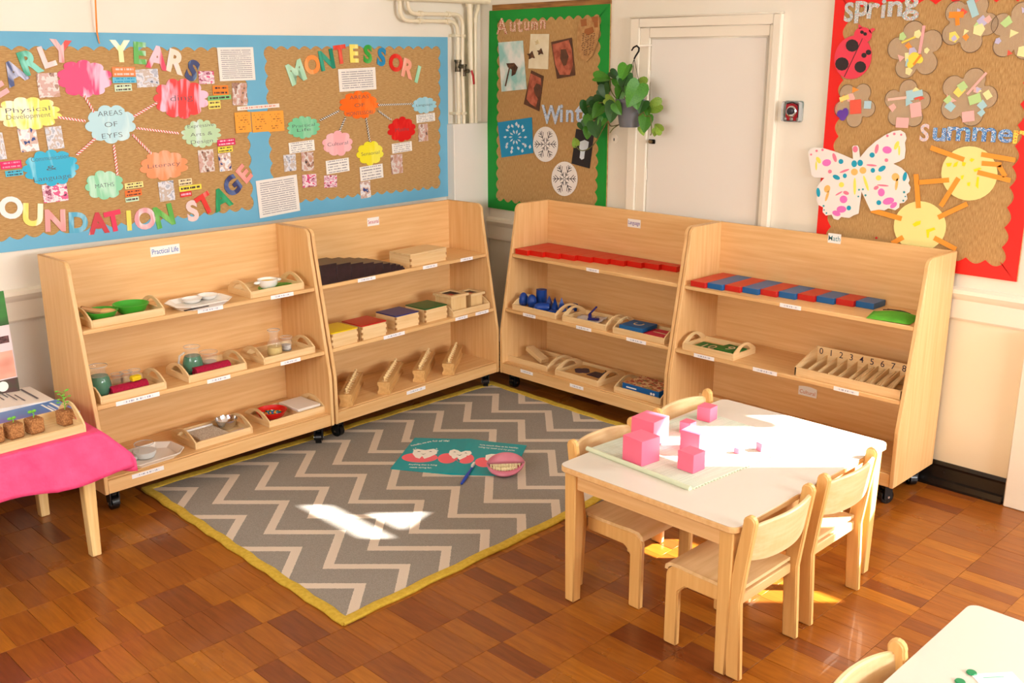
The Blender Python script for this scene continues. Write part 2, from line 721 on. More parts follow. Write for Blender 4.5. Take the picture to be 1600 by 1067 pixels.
window('window_1', w1)
window('added_window_2', w2)
window('added_window_3', w3)

# ---- dado rails, baseboards
def rail_profile():
    return [(0, .936), (-.012, .936), (-.03, .928), (-.034, .912), (-.026, .895), (-.018, .882), (-.018, .800), (-.012, .790), (0, .788)]


def run_right(name, y0, y1, prof, mt):
    m = MB()
    n = len(prof)
    vs = [(XR + a, yy, z) for yy in (y0, y1) for a, z in prof]
    m.add(vs, [tuple(range(n)), tuple(reversed(range(n, 2 * n)))] + [(i, n + i, n + (i + 1) % n, (i + 1) % n) for i in range(n)])
    return structure(m.build(name, mt))


run_right('trim_1', YC - .02, 3.6, rail_profile(), trim_white)
run_right('trim_2', 2.68, 1.05, rail_profile(), trim_white)
base_prof = [(0, .115), (-.012, .115), (-.02, .10), (-.016, .088), (-.024, .04), (-.04, .035), (-.046, .012), (-.046, 0), (0, 0)]
run_right('baseboard_right', 2.68, 1.41, base_prof, black_gloss)
run_right('baseboard_corner', YC - .02, 3.6, base_prof, black_gloss)


def run_left(name, x0, x1, prof, mt):
    m = MB()
    n = len(prof)
    vs = [WL.at((xx - XR) / WL.e.x, z, -a) for xx in (x0, x1) for a, z in prof]
    m.add(vs, [tuple(reversed(range(n))), tuple(range(n, 2 * n))] + [((i + 1) % n, n + (i + 1) % n, n + i, i) for i in range(n)])
    return structure(m.build(name, mt))


run_left('trim_3', XB, 4.20, rail_profile(), trim_white)
run_left('baseboard_left', XB, 4.20, base_prof, black_gloss)
cream_low = mat('yellowed_cream_panel', (238, 226, 196), .55, (240, 230, 206), (1, 1, 1.2), 2)
structure(MB().box(XR - .006, XR, 1.05, 2.66, .1, .80).build('wall_lower', cream_low))
structure(MB().box(XR - .05, XR, 1.02, 1.40, 0, .79).build('trim_4', trim_white, bevel=.004))
# boxed-in pipes in the corner
u0 = WL.uv(697, 250)[0]
bx = MB()
bx.box(u0, -.004, 0, 1.53, 0, .072)
structure(bx.build('trim_5', mat('boxing_white', (238, 232, 220), .45), matrix=WL.mat(0, 0), bevel=.004))

# ---- the door in the right wall
def wr_y(yv):
    return YC - yv


dr = empty('door_1', matrix=WR.mat(0, 0), kind='structure')
fo0, fo1, fi0, fi1 = wr_y(3.592), wr_y(2.683), wr_y(3.534), wr_y(2.724)
d0, d1 = wr_y(3.472), wr_y(2.746)
fr = MB()
for a, b, t, zt in ((fo0, fi0, .03, 2.12), (fi0, d0, .018, 2.072), (fi1, fo1, .03, 2.12), (d1, fi1, .018, 2.072)):
    fr.box(a, b, 0, zt, 0, t)
fr.box(fi0, fi1, 2.072, 2.12, 0, .03).box(d0, d1, 2.018, 2.072, 0, .018)
fr.box(fo0 - .006, fo1 + .006, 2.12, 2.128, 0, .036)
fr.build('door_frame', trim_white, dr, bevel=.003)
MB().box(d0 + .006, d1 - .022, .01, 2.012, -.02, .004).build('door_leaf', door_white, dr, bevel=.002)
MB().box(d1 - .02, d1, 0, 2.018, -.02, .001).build('door_shade_strip', mat('painted_door_shade', (196, 188, 172), .6), dr)  # strip coloured as the shade beside the recessed leaf
pl = WR.uv(1020, 221)
MB().box(pl[0] - .022, pl[0] + .022, pl[1] - .012, pl[1] + .012, .004, .012).build('lock_plate', black_metal, dr, bevel=.003)
MB().tube([(pl[0], pl[1], .012), (pl[0], pl[1], .03)], .009, 10).build('lock_knob', brass, dr, smooth=True)
ps = WR.uv(961, 217)
MB().prism(circ(ps[0], ps[1], .024), 0, .007).prism(circ(ps[0], ps[1] - .003, .006, .011), .007, .0085).build('escutcheon', trim_white, dr)
MB().prism(circ(ps[0], ps[1] - .003, .004, .009), .0085, .009).build('keyhole', ink_black, dr)
for hz in (1.82, 1.30):
    MB().tube([(d0 + .002, hz - .03, .008), (d0 + .002, hz + .03, .008)], .005, 8).build('hinge', trim_white, dr)


# ---- heating pipes on the left wall
def pipe(pts, r, off, label, bends=True):
    pp = []
    for px, py in pts:
        u, w = WL.uv(px, py)
        pp.append(Vector((u, w, 0)))
    # round the corners
    out = [pp[0]]
    for a, b, c in zip(pp, pp[1:], pp[2:]):
        d1_, d2_ = (a - b), (c - b)
        k = min(.07, d1_.length * .45, d2_.length * .45)
        p1, p2 = b + d1_.normalized() * k, b + d2_.normalized() * k
        for t in (0, .25, .5, .75, 1):
            out.append(p1 * (1 - t) ** 2 + b * 2 * t * (1 - t) + p2 * t * t)
    out.append(pp[-1])
    r0 = empty('heating_pipe', matrix=WL.mat(0, 0, off), label=label, cat='pipe', group='heating pipes in the corner')
    MB().tube(out, r, 10).build('pipe_run', pipe_white, r0, smooth=True)
    return r0, pp


def collar(r0, px, py, r, l, vert=True, mt=None):
    u, w = WL.uv(px, py)
    d = Vector((0, l, 0)) if vert else Vector((l, 0, 0))
    c = Vector((u, w, 0))
    MB().tube([c - d, c + d], r, 10).build('pipe_joint', mt or pipe_white, r0, smooth=True)


pa, _ = pipe([(615, -30), (616, 33), (706, 34), (706, 95), (708, 193)], .0115, .05, 'thin cream pipe bending lower around the board corner, nearest the blue board')
for q in ((647, 33), (690, 34)):
    collar(pa, q[0], q[1], .017, .012, False)
pb, _ = pipe([(625, -30), (627, 22), (713, 23), (712, 95), (715, 193)], .0115, .055, 'thin cream pipe on the upper bend, with the red lever valve')
for q in ((647, 22), (690, 23)):
    collar(pb, q[0], q[1], .017, .012, False)
pc, _ = pipe([(724, -30), (728, 193)], .017, .05, 'thick straight cream pipe, right of the valves')
collar(pc, 724, 6, .024, .02)
pd, _ = pipe([(739, -30), (738, 14), (733, 28), (734, 193)], .0125, .05, 'cream pipe with a kink near the top, nearest the room corner')
collar(pd, 733, 32, .017, .014)
ph, _ = pipe([(600, -4), (760, 3)], .02, .075, 'thick horizontal cream pipe along the very top edge')
vm = mat('dull_brass_valve', (120, 108, 84), .4, (70, 62, 52), (60, 60, 60), 2, metal=.7)
for r0, px, py in ((pa, 706, 104), (pb, 714, 111)):
    collar(r0, px, py, .018, .03, True, vm)
    collar(r0, px, py - 9, .022, .006, True, vm)
    u, w = WL.uv(px, py)
    MB().tube([(u, w, .0), (u, w, .045)], .012, 8).build('valve_spindle', vm, r0, smooth=True)
u, w = WL.uv(720, 118)
MB().tube([(u - .01, w + .03, .045), (u, w, .05), (u + .012, w - .05, .045)], .009, 8, flat=.5).build('valve_lever', mat('red_lever', (170, 30, 34), .4), pb, smooth=True)
for r0, px, py in ((pa, 704, 56), (pb, 712, 56), (pa, 705, 177), (pb, 714, 177)):
    u, w = WL.uv(px, py)
    MB().box(u - .02, u + .02, w - .008, w + .008, -.05, .014).build('pipe_clip', pipe_white, r0, bevel=.003)


# ================================================================== PIN BOARDS
def hessian(name, grain):
    m = mat(name, (202, 164, 108), .85, (172, 130, 76), (260, 260, 1) if not grain else grain, 2, .3, .7, bump=.25, bscale=350)
    return m


hess_l = hessian('hessian_cloth_a', (40, 300, 1))
hess_r = hessian('hessian_cloth_b', (300, 40, 1))


def lerp(a, b, t):
    return (a[0] + (b[0] - a[0]) * t, a[1] + (b[1] - a[1]) * t)


def scallop_ring(m, outer, inner, pitch, amp, z0, z1, sharp=False):
    """four border strips with a scalloped inner edge; outer/inner: TL, TR, BR, BL in wall coordinates"""
    cx = sum(p[0] for p in inner) / 4
    cy = sum(p[1] for p in inner) / 4
    for i in range(4):
        a, b, c, d = inner[i], inner[(i + 1) % 4], outer[i], outer[(i + 1) % 4]
        L_ = math.hypot(b[0] - a[0], b[1] - a[1])
        n = max(2, round(L_ / pitch))
        per = 8
        nx, ny = -(b[1] - a[1]) / L_, (b[0] - a[0]) / L_
        if (cx - a[0]) * nx + (cy - a[1]) * ny < 0:
            nx, ny = -nx, -ny
        A, B = [], []
        for k in range(n * per + 1):
            t = k / (n * per)
            p = lerp(a, b, t)
            s_ = abs(math.sin(math.pi * n * t))
            h = amp * (1 - s_) if not sharp else amp * (1 - s_ ** 1.0)
            e_ = h if k == 0 else (-h if k == n * per else 0)
            A.append((p[0] + nx * h + (b[0] - a[0]) / L_ * e_, p[1] + ny * h + (b[1] - a[1]) / L_ * e_))
            B.append(lerp(c, d, t))
        m.ribbon(B, A, z0, z1)


def pts(W, l):
    return [W.uv(*p) for p in l]


# --- blue double board, left wall
bl = empty('pin_board', matrix=WL.mat(0, 0), label='long hessian pin board with a blue scalloped border on the left wall', cat='pin board')
blue = mat('blue_border_paper', (112, 182, 214), .6, (104, 174, 208), (3, 3, 3), 2)
o1 = pts(WL, [(-90, 47), (397, 55), (410, 346), (-90, 405)])
o2 = pts(WL, [(397, 55), (697, 58), (698.5, 306), (410, 346)])
i1 = pts(WL, [(-70, 71), (381, 74), (395, 327), (-70, 386)])
i2 = pts(WL, [(409, 72), (686, 72), (686, 294), (423, 321)])
for o_, i_ in ((o1, i1), (o2, i2)):
    MB().prism(o_, .002, .011).build('hessian_panel', hess_l, bl)
    m = MB()
    scallop_ring(m, o_, i_, .072, .018, .011, .0135)
    m.build('border', blue, bl)

# --- green board, right wall
gb = empty('pin_board', matrix=WR.mat(0, 0), label='tall hessian pin board with a green scalloped border beside the door', cat='pin board')
green = mat('green_border_paper', (8, 150, 48), .6, (6, 140, 44), (3, 3, 3), 2)
go = pts(WR, [(767, 17), (956, 5), (948, 352), (762, 323)])
gi = pts(WR, [(779, 31), (942, 22), (935, 338), (777, 313)])
MB().prism(go, .002, .011).build('hessian_panel', hess_r, gb)
m = MB()
scallop_ring(m, go, gi, .07, .02, .011, .0135)
m.build('border', green, gb)
MB().prism(pts(WR, [(772, 8), (956, -3), (956, 6), (772, 17)]), 0, .016).build('top_batten', mat('brown_batten', (170, 118, 58), .6, (120, 78, 36), (6, 60, 6)), gb)

# --- red board, right wall
rb = empty('pin_board', matrix=WR.mat(0, 0), label='large hessian pin board with a red scalloped border right of the door', cat='pin board')
red = mat('red_border_paper', (232, 26, 14), .5)
ro = [(YC - 2.42, 2.21), (YC - 1.479, 2.21), (YC - 1.479, .996), (YC - 2.42, .996)]
ri = [(ro[0][0] + .05, 2.155), (ro[1][0] - .055, 2.155), (ro[2][0] - .055, 1.05), (ro[3][0] + .05, 1.05)]
MB().prism(ro, .002, .011).build('hessian_panel', hess_r, rb)
m = MB()
scallop_ring(m, ro, ri, .085, .022, .011, .0135)
m.build('border', red, rb)

# ------------------------------------------------------------------ cut-out letters
OFFP = .0138


def letter(W, ch, px, py, h, rot, m_, word, look, font_k=1.32, bold=.045, name='paper_letter', dz=0, xs=1.0):
    sw = W.scale(px, py)[1]
    hm = h * sw
    me = text_mesh(ch, hm * font_k, m_, .0012, bold)
    o = wall_thing(W, name, px, py, OFFP + .0014 + dz, '%s paper letter %s' % (look, word), 'letter', None, me, R(rot))
    o.scale = (xs, 1, 1)
    return o


WH = (250, 244, 246)
NAVY, TEAL, RED_, GRN, PINK, YEL, BLU = (50, 66, 120), (34, 160, 120), (224, 60, 62), (92, 178, 76), (240, 160, 168), (246, 228, 110), (96, 178, 206)
E_ = 'letters spelling the board headings'
for ch, px, py, h, rt, c1, c2, lk, wd in (
        ('E', -6, 134, 34, 28, (240, 170, 172), WH, 'pink cut-off', 'E at the left frame edge, first of EARLY'),
        ('A', 19, 113, 36, 24, NAVY, (200, 205, 230), 'navy streaked', 'A in the word EARLY'),
        ('R', 45, 97, 38, 16, TEAL, (130, 215, 195), 'teal green', 'R in the word EARLY'),
        ('L', 71, 88, 34, 16, (246, 208, 204), (250, 222, 216), 'plain pale pink', 'L in the word EARLY'),
        ('Y', 93, 80, 35, -4, (226, 66, 56), (246, 190, 190), 'red', 'Y ending the word EARLY'),
        ('Y', 186, 80, 34, 0, (246, 238, 170), (250, 248, 225), 'pale yellow', 'Y starting the word YEARS'),
        ('E', 216, 83, 34, -4, GRN, (200, 235, 215), 'bright green', 'E in the word YEARS'),
        ('A', 243, 90, 36, -10, (232, 60, 96), (248, 200, 214), 'crimson and pink', 'A in the word YEARS'),
        ('R', 273, 97, 36, -17, (250, 226, 206), (244, 222, 228), 'peach', 'R in the word YEARS'),
        ('S', 298, 110, 33, -24, (56, 68, 116), (150, 200, 230), 'navy and light blue', 'S ending the word YEARS'),
        ('O', 15, 324, 34, -12, (240, 240, 238), (232, 236, 240), 'white', 'O in FOUNDATION at the left frame edge'),
        ('U', 49, 335, 35, -8, YEL, (250, 246, 214), 'yellow', 'U in FOUNDATION'),
        ('N', 84, 344, 34, -5, (240, 160, 160), (246, 182, 178), 'salmon pink', 'N in FOUNDATION, between the U and the D'),
        ('D', 120, 347, 32, -5, (84, 172, 206), (160, 215, 232), 'blue', 'D in FOUNDATION'),
        ('A', 151, 348, 33, 0, (206, 58, 72), (244, 190, 190), 'dark red marbled', 'A in FOUNDATION'),
        ('T', 175, 345, 32, 6, (232, 52, 92), (250, 150, 165), 'raspberry red', 'T in FOUNDATION'),
        ('I', 199, 344, 31, -2, (246, 226, 96), (250, 240, 170), 'lemon yellow', 'I in FOUNDATION'),
        ('O', 224, 341, 33, 0, (240, 164, 172), (250, 230, 232), 'pink marbled', 'O near the end of FOUNDATION'),
        ('N', 254, 337, 34, 9, GRN, (140, 205, 110), 'green', 'N ending FOUNDATION'),
        ('S', 298, 329, 32, 6, (248, 214, 210), (250, 226, 222), 'pale pink', 'S starting the word STAGE'),
        ('T', 318, 318, 32, 24, (228, 56, 48), (248, 150, 140), 'red', 'T in the word STAGE'),
        ('A', 343, 310, 33, 18, (26, 150, 96), (60, 176, 120), 'emerald green', 'A in the word STAGE'),
        ('G', 360, 290, 30, 36, (52, 58, 108), (90, 110, 160), 'navy', 'G in the word STAGE'),
        ('E', 379, 271, 28, 42, (244, 152, 146), (248, 178, 170), 'coral pink', 'E ending the word STAGE'),
        ('M', 460, 113, 34, 20, (176, 224, 190), (196, 234, 206), 'mint', 'M starting the word MONTESSORI'),
        ('O', 485, 101, 29, 6, (250, 152, 72), (252, 176, 110), 'orange', 'O in MONTESSORI'),
        ('N', 508, 93.5, 31, 10, (22, 140, 112), (60, 168, 140), 'sea green', 'N in MONTESSORI'),
        ('T', 529, 85, 29, 7, (228, 66, 48), (240, 110, 90), 'tomato red', 'T in MONTESSORI'),
        ('E', 550.5, 83.6, 28, 0, (248, 232, 110), (250, 240, 150), 'yellow', 'E in MONTESSORI'),
        ('S', 572, 84.5, 28, -4, (58, 168, 64), (100, 190, 96), 'green', 'S in MONTESSORI, left of the blue S'),
        ('S', 593.5, 89, 28, -9, (36, 140, 190), (60, 160, 205), 'blue', 'S in MONTESSORI, right of the green S'),
        ('O', 616, 98, 27, -10, (224, 40, 32), (240, 80, 66), 'scarlet', 'O in MONTESSORI'),
        ('R', 635, 107.5, 29, -16, (248, 172, 148), (250, 190, 170), 'salmon', 'R in MONTESSORI'),
        ('I', 650, 116, 27, -20, (160, 224, 184), (180, 232, 200), 'mint', 'I ending MONTESSORI')):
    letter(WL, ch, px, py, h, rt, painted(c1, c2), wd, lk)['group'] = E_

multi_c = blobs('collage_warm', [(140, 44, 34), (186, 70, 46), (236, 214, 186), (196, 84, 54), (150, 50, 36)], 9)
multi_w = blobs('collage_ice', [(150, 196, 226), (190, 214, 238), (214, 226, 244), (120, 170, 216), (205, 200, 230)], 14)
multi_s = blobs('collage_spring', [(180, 210, 200), (240, 238, 228), (150, 190, 200), (240, 170, 150), (250, 230, 150)], 14)
multi_u = blobs('collage_summer', [(60, 150, 206), (150, 205, 236), (40, 110, 190), (230, 236, 240), (60, 160, 215)], 10)
mu_p = blobs('collage_peach', [(240, 190, 176), (160, 200, 230), (244, 200, 190), (250, 220, 210), (140, 190, 220)], 8)
mu_y = blobs('collage_yellow', [(246, 206, 60), (230, 60, 40), (250, 220, 90), (246, 210, 70), (240, 190, 50)], 8)


def word(W, letters, w_):
    for ch, px, py, h, m_, lk, fk, xs in letters:
        letter(W, ch, px, py, h, 0, m_, '%s of the word %s' % (ch, w_), lk, fk, .022, xs=xs)['group'] = 'letters of the word ' + w_


word(WR, [('A', 787, 41, 25, multi_c, 'rust collage', 1.38, 1), ('u', 804, 42, 18, multi_c, 'rust collage, first', 1.75, 1), ('t', 815, 40, 21, multi_c, 'rust collage', 1.6, 1),
          ('u', 826, 41, 16, multi_c, 'rust collage, second', 1.75, 1), ('m', 838, 40, 15, multi_c, 'rust collage', 1.75, .8), ('n', 851, 38, 16, multi_c, 'rust collage', 1.75, 1)], 'Autumn')
word(WR, [('W', 864, 179, 27, multi_w, 'ice blue collage', 1.5, .95), ('i', 880, 177, 27, multi_w, 'ice blue collage', 1.5, 1), ('n', 893, 181, 19, multi_w, 'ice blue collage', 2.0, 1),
          ('t', 907, 178, 24, multi_w, 'ice blue collage', 1.75, 1), ('e', 919, 181, 19, multi_w, 'ice blue collage', 2.0, 1), ('r', 932, 181, 19, multi_w, 'ice blue collage', 2.0, 1)], 'Winter')
word(WR, [('S', 1329, 19, 30, multi_s, 'patterned pastel', 1.38, .9), ('p', 1349, 19, 32, multi_s, 'patterned pastel', 1.5, 1.1), ('r', 1367, 17, 24, multi_s, 'patterned pastel', 2.0, 1.2),
          ('i', 1383, 14, 28, multi_s, 'patterned pastel', 1.5, 1.1), ('n', 1401, 14, 24, multi_s, 'patterned pastel', 2.0, 1.2), ('g', 1426, 13, 36, multi_s, 'patterned pastel', 1.5, 1.1)], 'spring')
word(WR, [('S', 1447, 207, 27, mu_p, 'peach and blue', 1.38, .9), ('u', 1470, 210, 21, multi_u, 'blue sea picture', 2.0, 1.2), ('m', 1500, 209, 22, multi_u, 'blue sea picture, first', 2.0, 1.2),
          ('m', 1540, 210, 22, multi_u, 'blue sea picture, second', 2.0, 1.2), ('e', 1573, 212, 21, multi_u, 'blue sea picture', 2.0, 1.2), ('r', 1595, 214, 21, mu_y, 'yellow and red', 2.0, 1.2)], 'Summer')


# ------------------------------------------------------------------ clouds with handwriting
def cloud(px, py, rx, ry, c1, c2, txt, label, n=11, sz=.3):
    su, sw = WL.scale(px, py)
    a, b = rx * su, ry * sw
    pl_ = []
    rr = random.Random(int(px * 7 + py))
    k0 = rr.random()
    for i in range(n):
        t0, t1 = 2 * math.pi * (i + k0) / n, 2 * math.pi * (i + 1 + k0) / n
        bul = rr.uniform(.13, .2)
        for k in range(7):
            t = t0 + (t1 - t0) * k / 7
            f = .86 + bul * math.sin(math.pi * k / 7) ** .7
            pl_.append((a * f * math.cos(t) * (1.08 if abs(math.cos(t)) > .6 else 1), b * f * math.sin(t) * (1.08 if abs(math.sin(t)) > .6 else 1)))
    o = wall_thing(WL, 'paper_cloud', px, py, OFFP, label, 'paper cloud', 'paper clouds naming the learning areas',
                   MB().prism(pl_, 0, .0015).mesh('paper_cloud', painted(c1, c2)))
    L_ = len(txt)
    for i, s_ in enumerate(txt):
        text(s_, b * sz * (1.5 if L_ < 3 else 1.35), mat('pen_grey', (84, 84, 92), .6), o, (0, b * (.62 if L_ > 2 else .42) * ((L_ - 1) / 2 - i), .0017), R(2), .0002, -.014, 'handwriting', min(a * 1.45, a * 1.5 * min(1, len(s_) / 9 + .15)))
    return o


cloud(130, 123, 40, 27, (234, 40, 112), (248, 196, 222), [], 'magenta paper cloud with pale pink streaks under EARLY', 10)
cloud(42, 177, 48, 24, (240, 232, 96), (248, 246, 214), ['Physical', 'Development'], 'yellow paper cloud reading Physical Development', 12)
cloud(171, 194, 36, 28, (180, 220, 228), (206, 234, 236), ['AREAS', 'OF', 'EYFS'], 'pale blue paper cloud reading Areas of EYFS, hub of the striped strings', 9)
cloud(78, 262, 41, 26, (20, 176, 214), (130, 212, 234), ['Communication', '&', 'Language'], 'turquoise paper cloud reading Communication and Language', 12)
cloud(161, 289, 28, 21, (140, 214, 170), (190, 232, 206), ['MATHS'], 'mint paper cloud reading MATHS, above FOUNDATION', 9)
cloud(281, 154, 39, 29, (238, 54, 52), (246, 200, 222), ['ding'], 'red and pink paper cloud under YEARS', 11)
cloud(312, 209, 28, 20, (190, 222, 178), (214, 236, 226), ['Expressive', 'Arts &', 'Design'], 'pale green paper cloud reading Expressive Arts and Design', 14)
cloud(254, 258, 35, 21, (250, 150, 96), (252, 176, 140), ['Literacy'], 'orange paper cloud reading Literacy, above the N of FOUNDATION', 10)
cloud(559, 164, 28, 20, (250, 112, 24), (252, 130, 50), ['AREAS', 'OF', 'MONTESSORI'], 'orange paper cloud reading Areas of Montessori', 11)
cloud(472, 199, 24, 16, (120, 206, 156), (150, 216, 176), ['Practical', 'Life'], 'green paper cloud reading Practical Life', 13)
cloud(525, 224, 22, 18, (248, 180, 186), (250, 196, 200), ['Cultural'], 'pink paper cloud reading Cultural', 9)
cloud(576, 239, 19.5, 17.5, (244, 232, 44), (248, 240, 90), ['Sensorial'], 'yellow paper cloud reading Sensorial', 9)
cloud(625.5, 202, 20, 18, (222, 24, 24), (236, 50, 44), ['Maths'], 'red paper cloud reading Maths, right of the yellow one', 10)
cloud(660.5, 164, 17.5, 12, (160, 214, 230), (180, 222, 236), ['Language'], 'small pale blue paper cloud reading Language', 11)


def stripe_mat(name, c1, c2):
    m = mat(name, c1, .6)
    nt = m.node_tree
    tc = nt.nodes.new('ShaderNodeTexCoord')
    sp = nt.nodes.new('ShaderNodeSeparateXYZ')
    nt.links.new(tc.outputs['Object'], sp.inputs[0])
    f = mnode(nt, 'GREATER_THAN', mnode(nt, 'FRACT', mnode(nt, 'MULTIPLY', mnode(nt, 'ADD', sp.outputs[0], sp.outputs[1]), 70)), .5)
    mx = nt.nodes.new('ShaderNodeMix')
    mx.data_type = 'RGBA'
    mx.inputs[6].default_value, mx.inputs[7].default_value = lin(c1), lin(c2)
    nt.links.new(f, mx.inputs[0])
    nt.links.new(mx.outputs[2], nt.nodes['Principled BSDF'].inputs['Base Color'])
    return m


s_red = stripe_mat('red_white_string', (250, 240, 236), (226, 92, 84))
s_blk = stripe_mat('black_white_string', (244, 238, 226), (50, 50, 46))
for a, b, m_, lb in (((128, 148), (144, 175), s_red, 'from the magenta cloud'), ((88, 183), (131, 189), s_red, 'from Physical Development'), ((117, 242), (146, 216), s_red, 'from Communication and Language'),
                     ((175, 226), (181, 274), s_red, 'down to MATHS'), ((206, 182), (243, 160), s_red, 'up to the red and pink cloud'), ((211, 200), (277, 208), s_red, 'to Expressive Arts'),
                     ((204, 210), (234, 240), s_red, 'down to Literacy'), ((497, 188), (527, 173), s_blk, 'to Practical Life'), ((528, 204), (537, 183), s_blk, 'down to Cultural'),
                     ((575, 221), (569, 184), s_blk, 'down to Sensorial'), ((608, 187), (588, 173), s_blk, 'down to the red Maths cloud'), ((588, 164), (642, 162), s_blk, 'across to Language')):
    c = ((a[0] + b[0]) / 2, (a[1] + b[1]) / 2)
    q = wrel(WL, c[0], c[1], (a, b))
    ang = math.atan2(q[1][1] - q[0][1], q[1][0] - q[0][0])
    l_ = math.hypot(q[1][0] - q[0][0], q[1][1] - q[0][1]) / 2
    wall_thing(WL, 'striped_string', c[0], c[1], OFFP + .003, ('red' if m_ is s_red else 'black') + ' and white string running ' + lb, 'string', 'striped strings joining the clouds',
               MB().box(-l_, l_, -.005, .005, -.002, .001).mesh('striped_string', m_), ang)

# ------------------------------------------------------------------ snapshots, notes and sheets
ph1 = blobs('snapshot_cool', [(70, 74, 96), (180, 184, 196), (222, 222, 228), (200, 184, 172), (206, 208, 216), (110, 120, 140)], 2.6)
ph2 = blobs('snapshot_warm', [(62, 50, 52), (170, 130, 112), (222, 212, 206), (208, 170, 160), (196, 150, 124), (96, 76, 76)], 2.6)
ph3 = blobs('snapshot_blue', [(40, 110, 190), (220, 224, 232), (240, 236, 236), (210, 180, 166), (30, 60, 130), (180, 200, 220)], 2.4)
ph4 = blobs('snapshot_pink', [(70, 50, 70), (226, 90, 140), (240, 226, 230), (220, 170, 190), (150, 60, 90), (240, 210, 220)], 3)


def sheet(W, name, px, py, w, h, rot, m_, label, cat_, group, dz=0, t=.0012):
    su, sw = W.scale(px, py)
    me = MB().box(-w * su / 2, w * su / 2, -h * sw / 2, h * sw / 2, 0, t).mesh(name, m_)
    return wall_thing(W, name, px, py, OFFP + dz, label, cat_, group, me, R(rot))


GP = 'snapshots pinned on the blue board'
for px, py, w, h, rt, m_, lb in (
        (73, 133, 33, 38, 2, ph2, 'between the navy A and the magenta cloud'), (228, 122, 35, 28, 2, ph1, 'under the green E of YEARS'), (320, 121, 24, 20, 0, ph4, 'small, right of the S of YEARS'),
        (372, 147, 23, 35, -2, ph2, 'below the large text sheet'), (42, 218, 29, 37, 3, ph3, 'under the yellow cloud, with a blue lower edge'), (83, 215, 26, 35, 3, ph1, 'right of the blue-edged one under the yellow cloud'),
        (-2, 228, 14, 42, 3, ph1, 'cut off by the left frame edge'), (84, 301, 39, 28, 1, ph4, 'pink, below the turquoise cloud'), (258, 298, 24, 31, 2, ph1, 'below the Literacy cloud'),
        (320, 251, 24, 35, 1, ph2, 'dark, below Expressive Arts'), (349, 253, 19, 28, 2, ph3, 'narrow, left of the STAGE letters'),
        (450.5, 254, 19, 26, 1, ph1, 'pale, leftmost under Practical Life'), (478, 252, 19, 29, -1, ph2, 'upper right under Practical Life'), (481, 282, 22, 20, 0, ph4, 'lower, under Practical Life'),
        (514, 283, 20, 19, -2, ph4, 'under the Cultural note'), (568.5, 296, 16, 26, 2, ph3, 'under the Sensorial note, touching the border'), (617.5, 256, 18, 30, 2, ph2, 'under the red Maths cloud'),
        (658.5, 207, 15, 27, 1, ph2, 'under the Language note')):
    sheet(WL, 'photo_print', px, py, w, h, rt, m_, 'photo print pinned ' + lb, 'photo', GP)

GC = 'small word cards on the blue board'


def card(px, py, w, h, c, ink, lb, rt=2):
    sheet(WL, 'word_card', px, py, w, h, rt, printed('card_%d_%d_%d' % c, c, ink, 2 if h > 8 else 1, .55, .08, 14), lb, 'card', GC, .0004)


dk = (70, 50, 50)
card(191, 112, 36, 15, (244, 140, 80), (252, 210, 200), 'orange and pink word card under the pale yellow Y', 0)
card(192, 125, 37, 9, (110, 196, 224), (30, 150, 196), 'blue word card between the orange and pale green cards', 0)
card(190, 137, 27, 11, (214, 232, 200), dk, 'pale green word card below the blue one')
card(342, 141, 24, 15, (248, 136, 36), dk, 'orange word card right of the red and pink cloud', 0)
card(340.5, 152.5, 36, 7, (130, 200, 130), dk, 'green word card right of the red and pink cloud')
card(332.5, 163.5, 19, 13, (246, 226, 110), dk, 'yellow square word card under the green one')
card(15, 257, 33, 12, (232, 36, 106), (250, 150, 180), 'magenta word card left of the turquoise cloud')
card(20, 270, 28, 9, (70, 190, 220), dk, 'blue word card left of the turquoise cloud')
card(207, 289, 29, 9, (246, 232, 150), dk, 'pale yellow word card right of MATHS')
card(206, 301, 26, 10, (246, 120, 50), dk, 'orange word card right of MATHS')
card(204, 311, 21, 7, (206, 232, 200), dk, 'mint word card above the I of FOUNDATION')
card(351, 222, 28, 10, (222, 30, 96), (250, 200, 220), 'magenta word card right of Expressive Arts')
card(349.5, 233, 23, 9, (240, 224, 70), dk, 'yellow word card under the magenta one by Expressive Arts')
card(287, 284, 21, 10, (244, 222, 176), dk, 'cream word card below Literacy')
card(295, 293, 35, 8, (242, 226, 76), dk, 'long yellow word card below Literacy')
card(288, 303, 18, 8, (222, 50, 50), (246, 180, 205), 'red and pink word card above the S of STAGE')

gk = (160, 156, 160)
sheet_m = printed('typed_sheet', (240, 234, 226), gk, 17, .62, .08, 30)
sheet(WL, 'typed_sheet', 367, 100, 56, 52, 1, sheet_m, 'large typed sheet in the top right of the left panel', 'paper', 'typed sheets on the blue board', .0008)
sheet(WL, 'typed_sheet', 432, 306, 64, 58, 3, sheet_m, 'large typed sheet over the lower border between the panels', 'paper', 'typed sheets on the blue board', .0028)
sheet(WL, 'typed_sheet', 556, 124, 58, 35, 2, printed('typed_sheet_b', (244, 238, 228), gk, 10, .6, .08, 30), 'typed sheet under MONTESSORI', 'paper', 'typed sheets on the blue board', .0008)
sheet(WL, 'paper_strip', 401, 167, 66, 6, 2, printed('typed_strip', (246, 232, 220), (222, 120, 90), 1, .5, .08, 40), 'cream paper strip bridging the two panels above the orange notes', 'paper', None, .0028)
on_m = printed('orange_note_print', (250, 166, 58), (150, 92, 40), 9, .45, .12, 10)
for px, py, lb in ((377, 191, 'left of the three'), (403, 190, 'middle of the three'), (428, 189, 'right of the three')):
    sheet(WL, 'orange_note', px, py, 25, 32, 1, on_m, 'orange note sheet, %s between the panels' % lb, 'note', 'three orange notes', .0028)
nm_ = printed('white_note_print', (246, 242, 234), gk, 5, .55, .08, 26)
